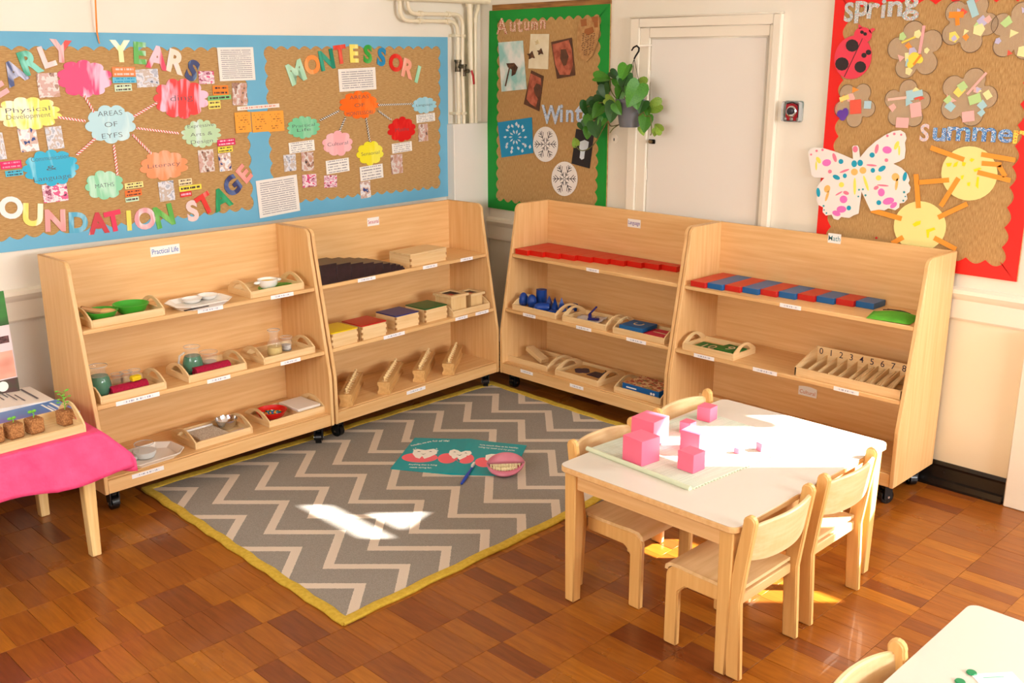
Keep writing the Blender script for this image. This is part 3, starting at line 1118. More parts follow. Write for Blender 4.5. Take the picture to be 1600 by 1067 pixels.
for px, py, w, h, lb in ((469, 229, 40, 17, 'Practical Life'), (525, 259, 36, 21, 'Cultural'), (578, 269, 36, 22, 'Sensorial'), (625.5, 230, 31, 15, 'red Maths'), (662.5, 184, 29, 13, 'Language')):
    sheet(WL, 'typed_note', px, py, w, h, 3, nm_, 'small typed note under the %s cloud' % lb, 'note', 'typed notes under the clouds', .0006)
a, b = WL.uv(138, -40), WL.uv(152, 68)
os_ = empty('orange_string', matrix=WL.mat(b[0], b[1], .02), label='thin orange string hanging down to the blue border at top left', cat='string')
MB().tube([(0, 0, 0), (-.012, .05, .008), ((a[0] - b[0]) * .8, (a[1] - b[1]) * .8, .02), (a[0] - b[0], a[1] - b[1], .03)], .0022, 6).build('strand', mat('orange_string', (246, 150, 60), .6), os_)
MB().tube([(0, 0, 0), (-.006, .05, .004), ((a[0] - b[0]) * .75, (a[1] - b[1]) * .8, .025), (a[0] - b[0] + .012, a[1] - b[1], .03)], .0018, 6).build('strand', mat('orange_string', (246, 150, 60), .6), os_)


# ================================================================== ARTWORK ON THE RIGHT WALL
ANC = {}


def wpoly(W, name, q, m_, label, cat_, group=None, dz=0, t=.0014):
    cx = sum(p[0] for p in q) / len(q)
    cy = sum(p[1] for p in q) / len(q)
    o = wall_thing(W, name, cx, cy, OFFP + dz, label, cat_, group, MB().prism(wrel(W, cx, cy, q), 0, t).mesh(name, m_))
    ANC[o.name] = (cx, cy)
    return o


def mark(o, W, name, q, m_, z0=.0014, z1=.0022):
    """a painted or glued shape on a wall thing, given in pixels"""
    return MB().prism(wrel(W, *ANC[o.name], q), z0, z1).build(name, m_, o)


def Z(x0, y0, k):
    return lambda l: [(x0 + x * k, y0 + y * k) for x, y in l]


z7 = Z(760, 0, .3093)
brown_l = mat('dried_leaf', (110, 74, 50), .8, (70, 46, 30), (60, 60, 60), 3)
wash = mat('blue_green_wash', (232, 234, 228), .7, (150, 206, 200), (9, 7, 9), 3, .42, .62)
o = wpoly(WR, 'leaf_painting', z7([(68, 215), (193, 205), (212, 450), (85, 463)]), wash, 'white painting with a blue-green wash and a curled brown leaf', 'painting')
mark(o, WR, 'leaf', z7([(112, 320), (150, 318), (168, 340), (155, 375), (138, 384), (140, 352), (120, 340)]), brown_l, .0014, .006)
mark(o, WR, 'stalk', z7([(124, 340), (129, 342), (108, 436), (103, 434)]), brown_l, .0014, .004)
o = wpoly(WR, 'flower_card', z7([(232, 172), (326, 172), (320, 350), (220, 345)]), mat('cream_card', (236, 226, 196), .7, (226, 212, 176), (14, 14, 14), 2), 'cream card with two dried flower heads stuck on', 'card')
for cx, cy, s_ in ((238, 280, 22), (284, 262, 18), (268, 214, 14)):
    mark(o, WR, 'dried_flower', z7([(cx + s_ * math.cos(a_ * .7) * (1 if a_ % 2 else .5), cy + s_ * math.sin(a_ * .7) * (1 if a_ % 2 else .5)) for a_ in range(9)]), brown_l if cy > 230 else mat('pale_dried', (214, 196, 150), .8), .0014, .008)
prt = mat('orange_paint_print', (192, 106, 78), .7, (150, 74, 52), (22, 22, 22), 3, .4, .62)
pbr = mat('brown_print_card', (84, 54, 38), .7, (104, 66, 44), (20, 20, 20), 3)
o = wpoly(WR, 'leaf_print', z7([(335, 212), (440, 190), (458, 380), (365, 398)]), pbr, 'orange leaf print with a dark leaf shape, below the speckled leaf', 'artwork', 'orange leaf prints')
mark(o, WR, 'paint', z7([(342, 225), (425, 202), (440, 250), (446, 330), (430, 378), (380, 378), (358, 330)]), prt, .0014, .0019)
mark(o, WR, 'leaf_shape', z7([(385, 250), (410, 248), (425, 285), (412, 330), (398, 332), (382, 295)]), pbr, .0019, .0025)
o = wpoly(WR, 'leaf_print', z7([(235, 355), (298, 385), (275, 562), (197, 525)]), pbr, 'smaller tilted orange leaf print above the snow pictures', 'artwork', 'orange leaf prints')
mark(o, WR, 'paint', z7([(232, 370), (284, 395), (286, 440), (258, 540), (232, 525), (212, 500)]), prt, .0014, .0019)
mark(o, WR, 'leaf_shape', z7([(262, 420), (284, 430), (290, 470), (270, 500), (252, 470), (248, 445)]), pbr, .0019, .0025)
o = wpoly(WR, 'speckled_leaf', z7([(484, 98), (530, 92), (580, 86), (584, 150), (572, 215), (548, 280), (518, 312), (490, 296), (472, 245), (470, 180), (476, 130)]), mat('tan_felt', (196, 152, 98), .9, (176, 130, 80), (40, 40, 40), 2), 'tan leaf cut-out covered in rows of dark flecks', 'artwork', dz=.004, t=.004)
fl_ = MB()
for i in range(13):
    for j in range(5):
        cx, cy = 505 + j * 13 - i * 1 + random.uniform(-3, 3), 170 + i * 9 + random.uniform(-2, 2)
        if i > 9 and j in (0, 4):
            continue
        fl_.prism(wrel(WR, *ANC[o.name], z7([(cx - 4, cy - 1.5), (cx + 4, cy - 2.5), (cx + 4, cy + 1), (cx - 4, cy + 2)])), .004, .0048)
tag(fl_.build('fleck_rows', pbr, o), kind='stuff')
for q in ([(490, 100), (518, 96), (520, 130), (494, 134)], [(545, 86), (577, 82), (578, 106), (552, 112)], [(512, 148), (550, 136), (556, 162), (528, 178), (508, 166)], [(556, 112), (576, 108), (576, 138), (560, 140)]):
    mark(o, WR, 'leaf_patch', z7(q), mat('rust_leaf', (160, 98, 52), .8), .004, .007)
skyb = mat('cyan_card', (20, 142, 190), .6)
o = wpoly(WR, 'snow_picture', z7([(65, 618), (238, 592), (245, 772), (85, 795)]), skyb, 'blue card with a white dabbed snowflake pattern', 'artwork')
wp = mat('white_paint', (214, 226, 236), .6)
for i in range(10):
    a_ = 2 * math.pi * i / 10
    for r0, r1, w_ in ((14, 34, 4), (42, 60, 6)):
        ca, sa = math.cos(a_), math.sin(a_) * 1.15
        mark(o, WR, 'paint_dab', z7([(155 + r0 * ca - w_ * sa * .4, 692 + r0 * sa + w_ * ca * .4), (155 + (r0 + r1) / 2 * ca - w_ * sa, 692 + (r0 + r1) / 2 * sa + w_ * ca), (155 + r1 * ca, 692 + r1 * sa), (155 + (r0 + r1) / 2 * ca + w_ * sa, 692 + (r0 + r1) / 2 * sa - w_ * ca)]), wp)
for cx, cy in ((120, 640), (190, 640), (110, 740), (135, 765), (190, 760), (228, 740), (205, 735), (160, 625)):
    mark(o, WR, 'paint_dab', z7([(cx - 6, cy), (cx + 2, cy - 11), (cx + 8, cy + 3), (cx - 1, cy + 11)]), wp)


def snowflake(o, cx, cy, sx, sy, mk_):
    m = MB()
    for i in range(6):
        a_ = math.pi / 3 * i + math.pi / 6
        segs = [((0, .05), (0, .88)), ((0, .45), (.22, .72)), ((0, .45), (-.22, .72)), ((0, .66), (.15, .84)), ((0, .66), (-.15, .84)), ((0, .22), (.13, .36)), ((0, .22), (-.13, .36))]
        for s0, s1 in segs:
            l_ = math.hypot(s1[0] - s0[0], s1[1] - s0[1])
            nx, ny = -(s1[1] - s0[1]) / l_ * .019, (s1[0] - s0[0]) / l_ * .019
            q = [(s0[0] + nx, s0[1] + ny), (s1[0] + nx, s1[1] + ny), (s1[0] - nx, s1[1] - ny), (s0[0] - nx, s0[1] - ny)]
            q = rotp(q, a_)
            m.prism(wrel(WR, *ANC[o.name], z7([(cx + x * sx, cy - y_ * sy) for x, y_ in q])), .0014, .002)
    return m.build('snowflake_print', mk_, o)


wc = mat('white_disc_paper', (238, 234, 228), .6)
o = wpoly(WR, 'snowflake_disc', z7(circ(308, 728, 63, 89, 32)), wc, 'white paper disc with a grey snowflake, beside the blue card', 'artwork', 'white snowflake discs', dz=.0016)
snowflake(o, 308, 728, 63, 84, mat('pencil_grey', (80, 78, 82), .7))
o = wpoly(WR, 'snowflake_disc', z7(circ(404, 902, 66, 87, 32)), wc, 'white paper disc with a dark snowflake, lowest on the green board', 'artwork', 'white snowflake discs', dz=.0016)
snowflake(o, 404, 902, 66, 86, mat('dark_print', (46, 44, 50), .7))
o = wpoly(WR, 'footprint_card', z7([(462, 650), (553, 668), (530, 850), (438, 825)]), mat('black_card', (36, 32, 34), .7), 'black card with a white footprint snowman behind the hanging plant', 'artwork')
mark(o, WR, 'footprint', z7([(482, 715), (505, 706), (526, 716), (522, 745), (506, 765), (502, 800), (490, 806), (480, 796), (484, 765), (478, 745)]), wp)

# --- ladybird
zL = Z(1260, 0, .2125)
lred, lblk = mat('ladybird_red', (232, 62, 84), .5), mat('ladybird_black', (44, 34, 36), .55)
o = wpoly(WR, 'paper_ladybird', zL(rotp(circ(0, 0, 134, 162, 32), R(18), (355, 422))), lred, 'red paper ladybird with black spots under the word spring', 'artwork', dz=.001, t=.0025)
mark(o, WR, 'head', zL(circ(428, 258, 66, 58, 20)), lred, .0008, .0018)
for q in ([(395, 175), (425, 200), (405, 215), (395, 205)], [(520, 215), (488, 245), (470, 225), (500, 205)]):
    mark(o, WR, 'antenna', zL(q), lred, .0008, .0018)
for cx, cy, r_, nm in ((350, 335, 47, 'spot'), (275, 470, 50, 'spot'), (410, 492, 43, 'spot'), (437, 407, 19, 'spot'), (470, 385, 20, 'spot'), (422, 237, 13, 'eye'), (445, 250, 13, 'eye')):
    mark(o, WR, nm, zL(circ(cx, cy, r_, r_ * .98, 12)), lblk, .0018 if nm == 'eye' else .0025, .0034)
mark(o, WR, 'wing_line', zL([(424, 282), (428, 284), (294, 566), (289, 564)]), lblk, .0025, .003)

# --- laminated flowers with coloured scraps
film = mat('laminate_film', (232, 214, 186), .15, alpha=.24, spec=.7)
edge_m = mat('film_edge', (96, 72, 52), .5)
PAST = [(246, 224, 110), (172, 214, 222), (246, 186, 176), (246, 154, 60), (190, 224, 150), (236, 90, 70), (244, 236, 170), (196, 190, 220)]


def film_flower(px, py, Rp, rot, n, label, seed, extra=()):
    rr = random.Random(seed)
    su, sw = WR.scale(px, py)
    k = Rp * sw
    pl_ = []
    for i in range(60):
        t = 2 * math.pi * i / 60
        r_ = k * (.52 + .46 * abs(math.cos(2.5 * (t - rot))) ** .55)
        pl_.append((r_ * math.cos(t), r_ * math.sin(t)))
    o = wall_thing(WR, 'film_flower', px, py, OFFP + .001, label, 'paper flower', 'laminated flowers on the red board', MB().prism(pl_, 0, .0008).mesh('film_flower', film))
    inn = [(x * (1 - .0028 / k), y_ * (1 - .0028 / k)) for x, y_ in pl_]
    MB().ribbon(inn, pl_, .0008, .0011, closed=True).build('outline', edge_m, o)
    for i in range(n):
        a_, d_ = rr.uniform(0, 6.28), k * math.sqrt(rr.random()) * .72
        r_ = k * rr.uniform(.10, .22)
        nv = rr.choice((3, 3, 4, 4, 5))
        q = [(d_ * math.cos(a_) + r_ * math.cos(2 * math.pi * (j + rr.uniform(-.2, .2)) / nv), d_ * math.sin(a_) + r_ * math.sin(2 * math.pi * (j + rr.uniform(-.2, .2)) / nv)) for j in range(nv)]
        MB().prism(q, .0009 + i * .00004, .0013 + i * .00005).build('paper_scrap', paper(rr.choice(PAST)), o)
    for ei, (kind, x, y_, a, b, ang, c) in enumerate(extra):
        q = rotp([(-a, -b), (a, -b), (a, b), (-a, b)], R(ang), (x, y_)) if kind == 'bar' else circ(x, y_, a, b, 14)
        MB().prism([(u_ * k, v_ * k) for u_, v_ in q], .0016 + ei * .0003, .0022 + ei * .0003).build('paper_scrap', paper(c), o)
    return o


film_flower(1432, 79, 48, .5, 9, 'laminated flower with a pink bar and yellow blossom, right of the ladybird', 3,
            [('bar', .2, .35, .05, .45, -4, (244, 176, 176)), ('c', 0, -.25, .2, .2, 0, (250, 226, 80)), ('c', .2, -.3, .12, .12, 0, (250, 226, 80)), ('c', -.1, -.45, .12, .12, 0, (250, 226, 80)), ('bar', .12, -.3, .04, .2, -35, (246, 150, 50)), ('bar', -.25, .35, .25, .03, 22, (246, 220, 90))])
film_flower(1516, 37, 48, 1.2, 10, 'laminated flower with a large orange scrap at the top', 5, [('bar', -.45, .3, .25, .1, 0, (248, 146, 40)), ('bar', -.4, .15, .07, .2, 10, (248, 146, 40)), ('bar', .08, .5, .12, .3, 25, (172, 214, 222))])
film_flower(1593, 50, 48, .2, 10, 'laminated flower cut off by the right frame edge', 8)
film_flower(1338, 163, 37, 1.0, 4, 'laminated flower with a purple heart and red square', 13, [('bar', .05, -.1, .26, .3, 6, (236, 96, 74)), ('c', -.62, -.42, .17, .17, 0, (104, 62, 170)), ('c', -.4, -.36, .15, .2, 0, (104, 62, 170)), ('c', -.5, -.55, .16, .16, 0, (104, 62, 170)), ('bar', .6, 0, .16, .16, 0, (180, 212, 224)), ('bar', -.5, .25, .22, .1, 20, (246, 226, 130))])
film_flower(1419, 163, 40, .3, 6, 'laminated flower with large pink scraps above the word Summer', 21, [('bar', .4, -.2, .22, .28, 12, (246, 186, 182)), ('bar', -.1, -.72, .26, .2, 0, (246, 186, 182)), ('bar', -.4, .22, .4, .05, 8, (246, 196, 180)), ('bar', .1, .35, .14, .2, 12, (176, 216, 224)), ('bar', .4, .42, .22, .12, 15, (176, 216, 224))])
film_flower(1514, 152, 48, 1.3, 11, 'laminated flower with many tiny scraps right of the pink-scrap flower', 34, [('bar', .25, .45, .04, .45, -38, (246, 186, 176)), ('bar', .25, -.05, .2, .15, 20, (190, 226, 150)), ('bar', .1, -.62, .2, .17, 10, (246, 186, 182))])

# --- butterfly
zB = Z(1260, 190, .15936)
o = wpoly(WR, 'paper_butterfly', zB([(40, 290), (62, 264), (95, 252), (180, 256), (290, 288), (380, 323), (478, 365), (470, 250), (480, 234), (520, 232), (532, 250), (545, 350), (620, 260), (700, 190), (790, 130), (870, 92), (940, 82), (985, 110), (1001, 160), (983, 205), (990, 270), (980, 358), (930, 388), (870, 410), (950, 450), (1008, 508), (1030, 570), (1016, 600), (1040, 640), (1028, 688), (1000, 706), (1008, 755), (975, 792), (930, 798), (928, 838), (890, 864), (850, 852), (822, 846), (785, 866), (730, 858), (650, 872), (560, 680), (530, 898), (482, 915), (440, 940), (398, 936), (360, 930), (330, 960), (288, 948), (268, 908), (212, 916), (180, 882), (184, 836), (138, 812), (120, 762), (132, 700), (125, 640), (160, 590), (198, 548), (100, 545), (72, 520), (60, 440), (48, 370)]),
          mat('butterfly_white', (244, 238, 232), .5), 'white paper butterfly with symmetric pink, blue and yellow blots', 'artwork', dz=.004, t=.003)
BC = {'p': (244, 130, 156), 'm': (236, 120, 200), 't': (20, 164, 196), 'y': (242, 236, 100), 'o': (246, 196, 110), 'g': (60, 160, 170)}
for cx, cy, rx, ry, ang, c in ((815, 137, 13, 13, 0, 'p'), (882, 118, 13, 13, 0, 'p'), (950, 126, 11, 11, 0, 'p'), (710, 265, 18, 48, -12, 'p'), (812, 275, 46, 36, -10, 'm'), (905, 230, 20, 46, -25, 'y'), (930, 280, 10, 50, 0, 'y'), (665, 325, 26, 26, 0, 't'), (805, 375, 18, 18, 0, 'p'),
                                (660, 425, 52, 10, -5, 'p'), (672, 475, 22, 24, 0, 't'), (762, 458, 42, 24, 35, 't'), (985, 535, 20, 46, -12, 't'), (728, 548, 28, 26, 0, 'y'), (895, 540, 38, 40, 30, 'o'), (905, 610, 14, 60, -8, 'o'), (755, 690, 34, 40, 0, 'm'), (705, 645, 26, 18, 30, 'p'), (770, 622, 58, 9, -5, 'p'), (825, 775, 58, 34, 15, 'm'), (875, 815, 40, 24, 40, 'm'), (730, 790, 24, 24, 0, 't'),
                                (978, 688, 12, 12, 0, 'g'), (990, 730, 8, 8, 0, 'g'), (970, 770, 10, 10, 0, 'g'), (575, 660, 10, 10, 0, 'g'), (600, 718, 11, 11, 0, 'g'), (605, 600, 14, 80, 18, 'y'), (575, 475, 34, 34, 0, 'o'), (548, 402, 28, 32, 0, 't'), (490, 410, 28, 34, 0, 't'), (500, 268, 26, 32, 0, 'p'),
                                (122, 284, 12, 12, 0, 'p'), (180, 275, 12, 12, 0, 'p'), (68, 320, 10, 10, 0, 'p'), (298, 350, 18, 46, 18, 'p'), (220, 400, 44, 34, 10, 'm'), (140, 375, 20, 36, 30, 'y'), (118, 430, 9, 45, 0, 'y'), (360, 388, 24, 25, 0, 't'), (252, 486, 19, 19, 0, 'p'), (395, 480, 50, 11, 20, 'p'), (398, 528, 20, 23, 0, 't'), (315, 542, 38, 22, -25, 't'), (138, 690, 19, 46, 5, 't'), (365, 615, 26, 26, 0, 'y'), (225, 655, 30, 38, -20, 'o'), (225, 725, 13, 55, -18, 'o'), (385, 758, 38, 38, 0, 'm'), (410, 695, 30, 18, -20, 'p'), (340, 700, 40, 8, 30, 'p'),
                                (365, 855, 48, 34, 0, 'm'), (315, 895, 42, 26, -20, 'm'), (437, 842, 22, 24, 0, 't'), (190, 822, 10, 10, 0, 'g'), (195, 862, 7, 7, 0, 'g'), (218, 892, 9, 9, 0, 'g'), (537, 664, 10, 10, 0, 'g'), (530, 730, 9, 9, 0, 'g'), (495, 630, 14, 85, 0, 'y'), (492, 490, 34, 34, 0, 'o')):
    mark(o, WR, 'paint_blot', zB(rotp(circ(0, 0, rx, ry, 12), R(-ang), (cx, cy))), mat('blot_' + c, BC[c], .5), .003, .0034)

# --- suns
zS = Z(1260, 190, .2437)
sun_m, ray_m = mat('pale_sun_card', (246, 232, 150), .55), mat('orange_strip_card', (248, 158, 50), .5)
ypt = mat('yellow_paint', (250, 230, 20), .45)


def bar(a, b, w_):
    l_ = math.hypot(b[0] - a[0], b[1] - a[1])
    nx, ny = -(b[1] - a[1]) / l_ * w_ / 2, (b[0] - a[0]) / l_ * w_ / 2
    return [(a[0] + nx, a[1] + ny), (b[0] + nx, b[1] + ny), (b[0] - nx, b[1] - ny), (a[0] - nx, a[1] - ny)]


o = wpoly(WR, 'paper_sun', zS(circ(1055, 330, 180, 174, 32)), sun_m, 'upper pale yellow paper sun with orange strip rays, under the word Summer', 'artwork', 'paper suns', dz=.001, t=.0025)
for a, b in (((808, 165), (1022, 242)), ((1132, 208), (1350, 245)), ((1135, 265), (1260, 275)), ((1245, 280), (1285, 350)), ((1108, 322), (1318, 375)), ((730, 388), (926, 372)), ((986, 360), (872, 540))):
    mark(o, WR, 'sun_ray', zS(bar(a, b, 31)), ray_m, .0025, .004)
for q in ([(960, 265), (985, 252), (975, 285), (950, 290)], [(1068, 232), (1090, 240), (1070, 258), (1055, 245)], [(1010, 255), (1035, 262), (1025, 285), (1008, 280)], [(1080, 305), (1120, 292), (1135, 300), (1090, 322)], [(1000, 345), (1022, 340), (1012, 370), (1002, 365)], [(1040, 390), (1062, 385), (1058, 412), (1042, 408)], [(1095, 410), (1105, 350), (1118, 355), (1112, 430)], [(905, 265), (945, 262), (935, 285), (915, 288)]):
    mark(o, WR, 'paint_dab', zS(q), ypt, .0025, .003)
o = wpoly(WR, 'paper_sun', zS(circ(738, 668, 167, 160, 32)), sun_m, 'lower pale yellow paper sun tucked behind the right shelf unit', 'artwork', 'paper suns', dz=.001, t=.0025)
for a, b in (((714, 335), (730, 552)), ((428, 565), (622, 620)), ((856, 612), (1042, 524)), ((560, 778), (632, 738)), ((830, 742), (970, 815))):
    mark(o, WR, 'sun_ray', zS(bar(a, b, 31)), ray_m, .0025, .004)
mark(o, WR, 'paint_dab', zS([(690, 655), (715, 638), (745, 632), (742, 655), (705, 672)]), ypt, .0025, .003)
mark(o, WR, 'paint_dab', zS([(778, 690), (830, 675), (838, 690), (800, 705), (795, 742), (784, 742)]), ypt, .0025, .003)
u, w = WR.uv(1372, 371)
MB().ball((0, 0, .004), .006, seg=10, rings=6).build('push_pin', mat('red_pin', (200, 40, 30), .3), smooth=True, matrix=WR.mat(u, w, OFFP))
tag(bpy.data.objects['push_pin'], 'small red push pin alone on the hessian, left of the lower sun', 'push pin')

# --- call point beside the door
u, w = WR.uv(1241, 174)
cpt = empty('alarm_call_point', matrix=WR.mat(u, w), label='square call point with a clear cover and red inside, right of the door', cat='alarm')
MB().prism(rrect(-.05, .05, -.05, .05, .012), 0, .012).build('back_plate', mat('grey_green_metal', (110, 128, 118), .35, (160, 166, 160), (30, 30, 30), 2), cpt, bevel=.002)
MB().prism(rrect(-.036, .030, -.044, .038, .01), .012, .020).build('red_insert', mat('call_point_red', (176, 14, 34), .35), cpt, bevel=.003)
MB().lathe([(.027, .02), (.027, .028), (.021, .030), (.021, .026), (0, .026)], 24).build('chrome_ring', steel, cpt, smooth=True)
MB().lathe([(.017, .026), (.017, .034), (.012, .037), (0, .037)], 20, (-.004, .002, 0)).build('button', mat('dark_button', (50, 46, 54), .3), cpt, smooth=True)
for x in (-.035, 0, .035):
    MB().lathe([(.009, .012), (.009, .024), (.004, .026), (0, .026)], 12, (x, -.036, 0)).build('cover_screw', mat('screw_grey', (150, 150, 146), .3, metal=.6), cpt, smooth=True)
MB().tube([(-.03, .036, .022), (0, .044, .022), (.03, .03, .022), (.036, 0, .022), (.034, -.03, .022)], .0025, 6).build('seal_wire', ink_black, cpt, smooth=True)
cov = MB()
cov.ribbon(rrect(-.048, .048, -.048, .048, .012), rrect(-.046, .046, -.046, .046, .011), .012, .04, closed=True)
cov.build('cover_rim', mat('clear_cover', (210, 214, 214), .1, alpha=.45), cpt)

# ================================================================== HANGING PLANT
PXX = 4.40
hp = PX(984, 176, PXX)
pr = empty('hanging_plant', tuple(hp), label='trailing green plant in a grey pot hanging from a black hook by the door', cat='plant')
grey_pot = mat('grey_plastic_pot', (96, 98, 104), .4, (110, 112, 116), (8, 8, 8), 2)


def rel(px, py, dx=0):
    return PX(px, py, PXX + dx) - hp


MB().lathe([(0, -.075), (.052, -.075), (.055, -.068), (.072, .045), (.076, .055), (.079, .055), (.079, .072), (.074, .072), (.070, .05), (0, .045)], 28).build('pot', grey_pot, pr, smooth=True)
MB().lathe([(.0, .047), (.066, .049)], 20).build('soil', mat('dark_soil', (50, 36, 28), .95), pr)
hk = rel(991, 92)
MB().tube([hk, rel(993, 88), rel(998, 80), rel(998.5, 75), rel(995, 71.5), rel(990, 74), rel(987, 79)], [.0045, .0045, .005, .005, .005, .0045, .004], 8).build('hook', black_metal, pr, smooth=True)
aw = rel(996, 71.5)
MB().tube([aw, aw + Vector((XR - PXX - .002, 0, .004))], .005, 8).build('wall_arm', trim_white, pr, smooth=True)
for i in range(3):
    a_ = R(40 + 120 * i)
    MB().tube([hk, (.076 * math.cos(a_), .076 * math.sin(a_), .068)], .0014, 5).build('wire', black_metal, pr)
pw = PX(985, 178, PXX) - hp
leaf_g = mat('pothos_green', (78, 146, 38), .35, (54, 116, 30), (30, 30, 30), 2, rnd=.25)
leaf_d = mat('pothos_dark', (44, 98, 32), .38, (32, 76, 26), (30, 30, 30), 2, rnd=.2)
leaf_v = mat('pothos_variegated', (96, 150, 40), .35, (176, 196, 84), (50, 50, 50), 3, .45, .6, rnd=.15)
stem_m = mat('plant_stem', (104, 112, 48), .5, (84, 70, 40), (40, 40, 40), 2)
z9 = Z(880, 60, .178)


def leaf_mesh(m_):
    # heart-shaped leaf, folded along the midrib, tip towards +y, base at the origin, unit length
    half = [(0, 0), (.14, -.10), (.30, -.10), (.42, .05), (.45, .25), (.38, .5), (.24, .75), (.09, .93), (0, 1.0)]
    mb = MB()
    vs, fs = [], []
    for sgn in (1, -1):
        b0 = len(vs)
        for x, y_ in half:
            vs.append((x * sgn, y_, abs(x) * .30 - .18 * y_ * y_))
        for y_ in (0, .12, .3, .5, .72, .9):
            vs.append((0, y_, -.18 * y_ * y_))
        o_, c_ = b0, b0 + 9
        idx = [(o_ + 1, c_), (o_ + 2, c_ + 1), (o_ + 4, c_ + 2), (o_ + 5, c_ + 3), (o_ + 6, c_ + 4), (o_ + 7, c_ + 5)]
        F_ = [(o_, o_ + 1, c_ + 1), (o_ + 1, o_ + 2, c_ + 1), (o_ + 2, o_ + 3, c_ + 1), (o_ + 3, c_ + 2, c_ + 1), (o_ + 3, o_ + 4, c_ + 2), (o_ + 4, o_ + 5, c_ + 3, c_ + 2), (o_ + 5, o_ + 6, c_ + 4, c_ + 3), (o_ + 6, o_ + 7, c_ + 5, c_ + 4), (o_ + 7, o_ + 8, c_ + 5)]
        fs += F_ if sgn > 0 else [tuple(reversed(f)) for f in F_]
    mb.add(vs, fs)
    return mb.mesh('leaf', m_, smooth=True)


LM = {'g': leaf_mesh(leaf_g), 'd': leaf_mesh(leaf_d), 'v': leaf_mesh(leaf_v)}
toward = Vector((-1, -.75, .15)).normalized()      # roughly where the light and the room are
lr = random.Random(5)
for x, y_, s_, ang, k, dx in (
        (530, 300, 130, 200, 'g', -.03), (350, 345, 130, 100, 'g', -.02), (375, 405, 120, 150, 'd', .02), (365, 470, 110, 175, 'd', .0), (500, 490, 110, 190, 'g', -.06), (620, 500, 190, 205, 'g', -.10), (665, 395, 120, 290, 'v', .02), (415, 548, 90, 110, 'v', -.06),
        (215, 620, 130, 165, 'd', -.02), (315, 590, 130, 130, 'd', -.01), (430, 650, 150, 195, 'd', -.07), (300, 640, 120, 215, 'g', -.05), (220, 735, 110, 190, 'g', -.03), (280, 800, 130, 170, 'd', -.05), (215, 835, 90, 185, 'g', -.04), (175, 775, 80, 150, 'd', -.03), (105, 905, 75, 330, 'v', -.02),
        (785, 605, 140, 262, 'v', .02), (720, 750, 130, 190, 'g', -.02), (830, 785, 95, 300, 'v', .01), (805, 830, 60, 200, 'v', .01), (695, 815, 70, 160, 'v', 0), (560, 390, 120, 230, 'd', -.01), (455, 325, 90, 120, 'd', .02), (690, 480, 110, 200, 'd', .03), (335, 510, 90, 120, 'd', .03),
        (270, 560, 90, 110, 'd', .0), (540, 420, 110, 170, 'd', -.04), (640, 560, 110, 170, 'g', -.08), (690, 600, 110, 200, 'd', -.04), (490, 400, 100, 150, 'g', .03), (250, 690, 90, 220, 'd', 0), (480, 620, 100, 150, 'g', -.085), (740, 650, 80, 170, 'g', .0), (330, 740, 80, 210, 'g', -.03)):
    (px, py), = z9([(x, y_)])
    c = rel(px, py, dx)
    ln = s_ * .2 * (PX(px, py, PXX) - CAM).length / F
    n_ = (toward + Vector((lr.uniform(-.5, .3), lr.uniform(-.5, .5), lr.uniform(-.1, .6)))).normalized()
    # image-plane direction of the tip: 0 = up, clockwise degrees
    a_ = R(ang)
    tip = (UP * math.cos(a_) + RT * math.sin(a_))
    tip = (tip - n_ * tip.dot(n_)).normalized()
    xa = tip.cross(n_)
    mtx = Matrix((xa * ln, tip * ln, n_ * ln)).transposed().to_4x4()
    mtx.translation = c - tip * ln * .5
    link('leaf', LM[k], pr, matrix=mtx)
for path in ([(500, 560), (430, 480), (410, 380), (430, 350)], [(480, 560), (380, 560), (300, 570), (210, 600)], [(480, 570), (420, 680), (350, 790), (290, 900), (230, 965), (160, 985), (105, 945)], [(650, 570), (700, 640), (660, 680), (690, 640)],
             [(690, 600), (720, 680), (765, 690), (775, 820), (765, 850)], [(500, 750), (440, 790), (410, 830)], [(460, 600), (360, 640), (260, 720), (200, 800)], [(560, 560), (520, 460), (530, 350)], [(480, 760), (420, 770), (400, 740)], [(640, 560), (700, 500), (690, 430)]):
    q = [rel(*z9([p_])[0], -.03) for p_ in path]
    fine = []
    for i in range(len(q) - 1):
        p0, p1, p2, p3 = q[max(i - 1, 0)], q[i], q[i + 1], q[min(i + 2, len(q) - 1)]
        for k_ in range(5):
            t = k_ / 5
            fine.append(.5 * ((2 * p1) + (p2 - p0) * t + (2 * p0 - 5 * p1 + 4 * p2 - p3) * t * t + (3 * p1 - p0 - 3 * p2 + p3) * t ** 3))
    fine.append(q[-1])
    MB().tube(fine, .003, 6).build('stem', stem_m, pr, smooth=True)


# ================================================================== SHELF UNITS
S1, S2, S3 = .812, .493, .165


class Unit:
    pass


def front_d(z):
    return 0 if z < .355 else (z - .355) / .695 * .125


def caster_meshes():
    fork = MB()
    fork.box(-.026, .026, -.022, .022, .092, .1).box(-.022, -.017, -.016, .024, .024, .094).box(.017, .022, -.016, .024, .024, .094)
    fork.tube([(0, 0, .07), (0, 0, .098)], .016, 12)
    wheel = MB()
    wheel.tube([(-.015, .006, .033), (.015, .006, .033)], .033, 20)
    bolt = MB()
    bolt.tube([(-.025, .006, .033), (.025, .006, .033)], .006, 8)
    return (fork.mesh('fork', black_rub), wheel.mesh('wheel', mat('black_wheel', (14, 14, 15), .25), smooth=True), bolt.mesh('axle_bolt', steel, smooth=True))


FORK, WHEEL, BOLT = caster_meshes()


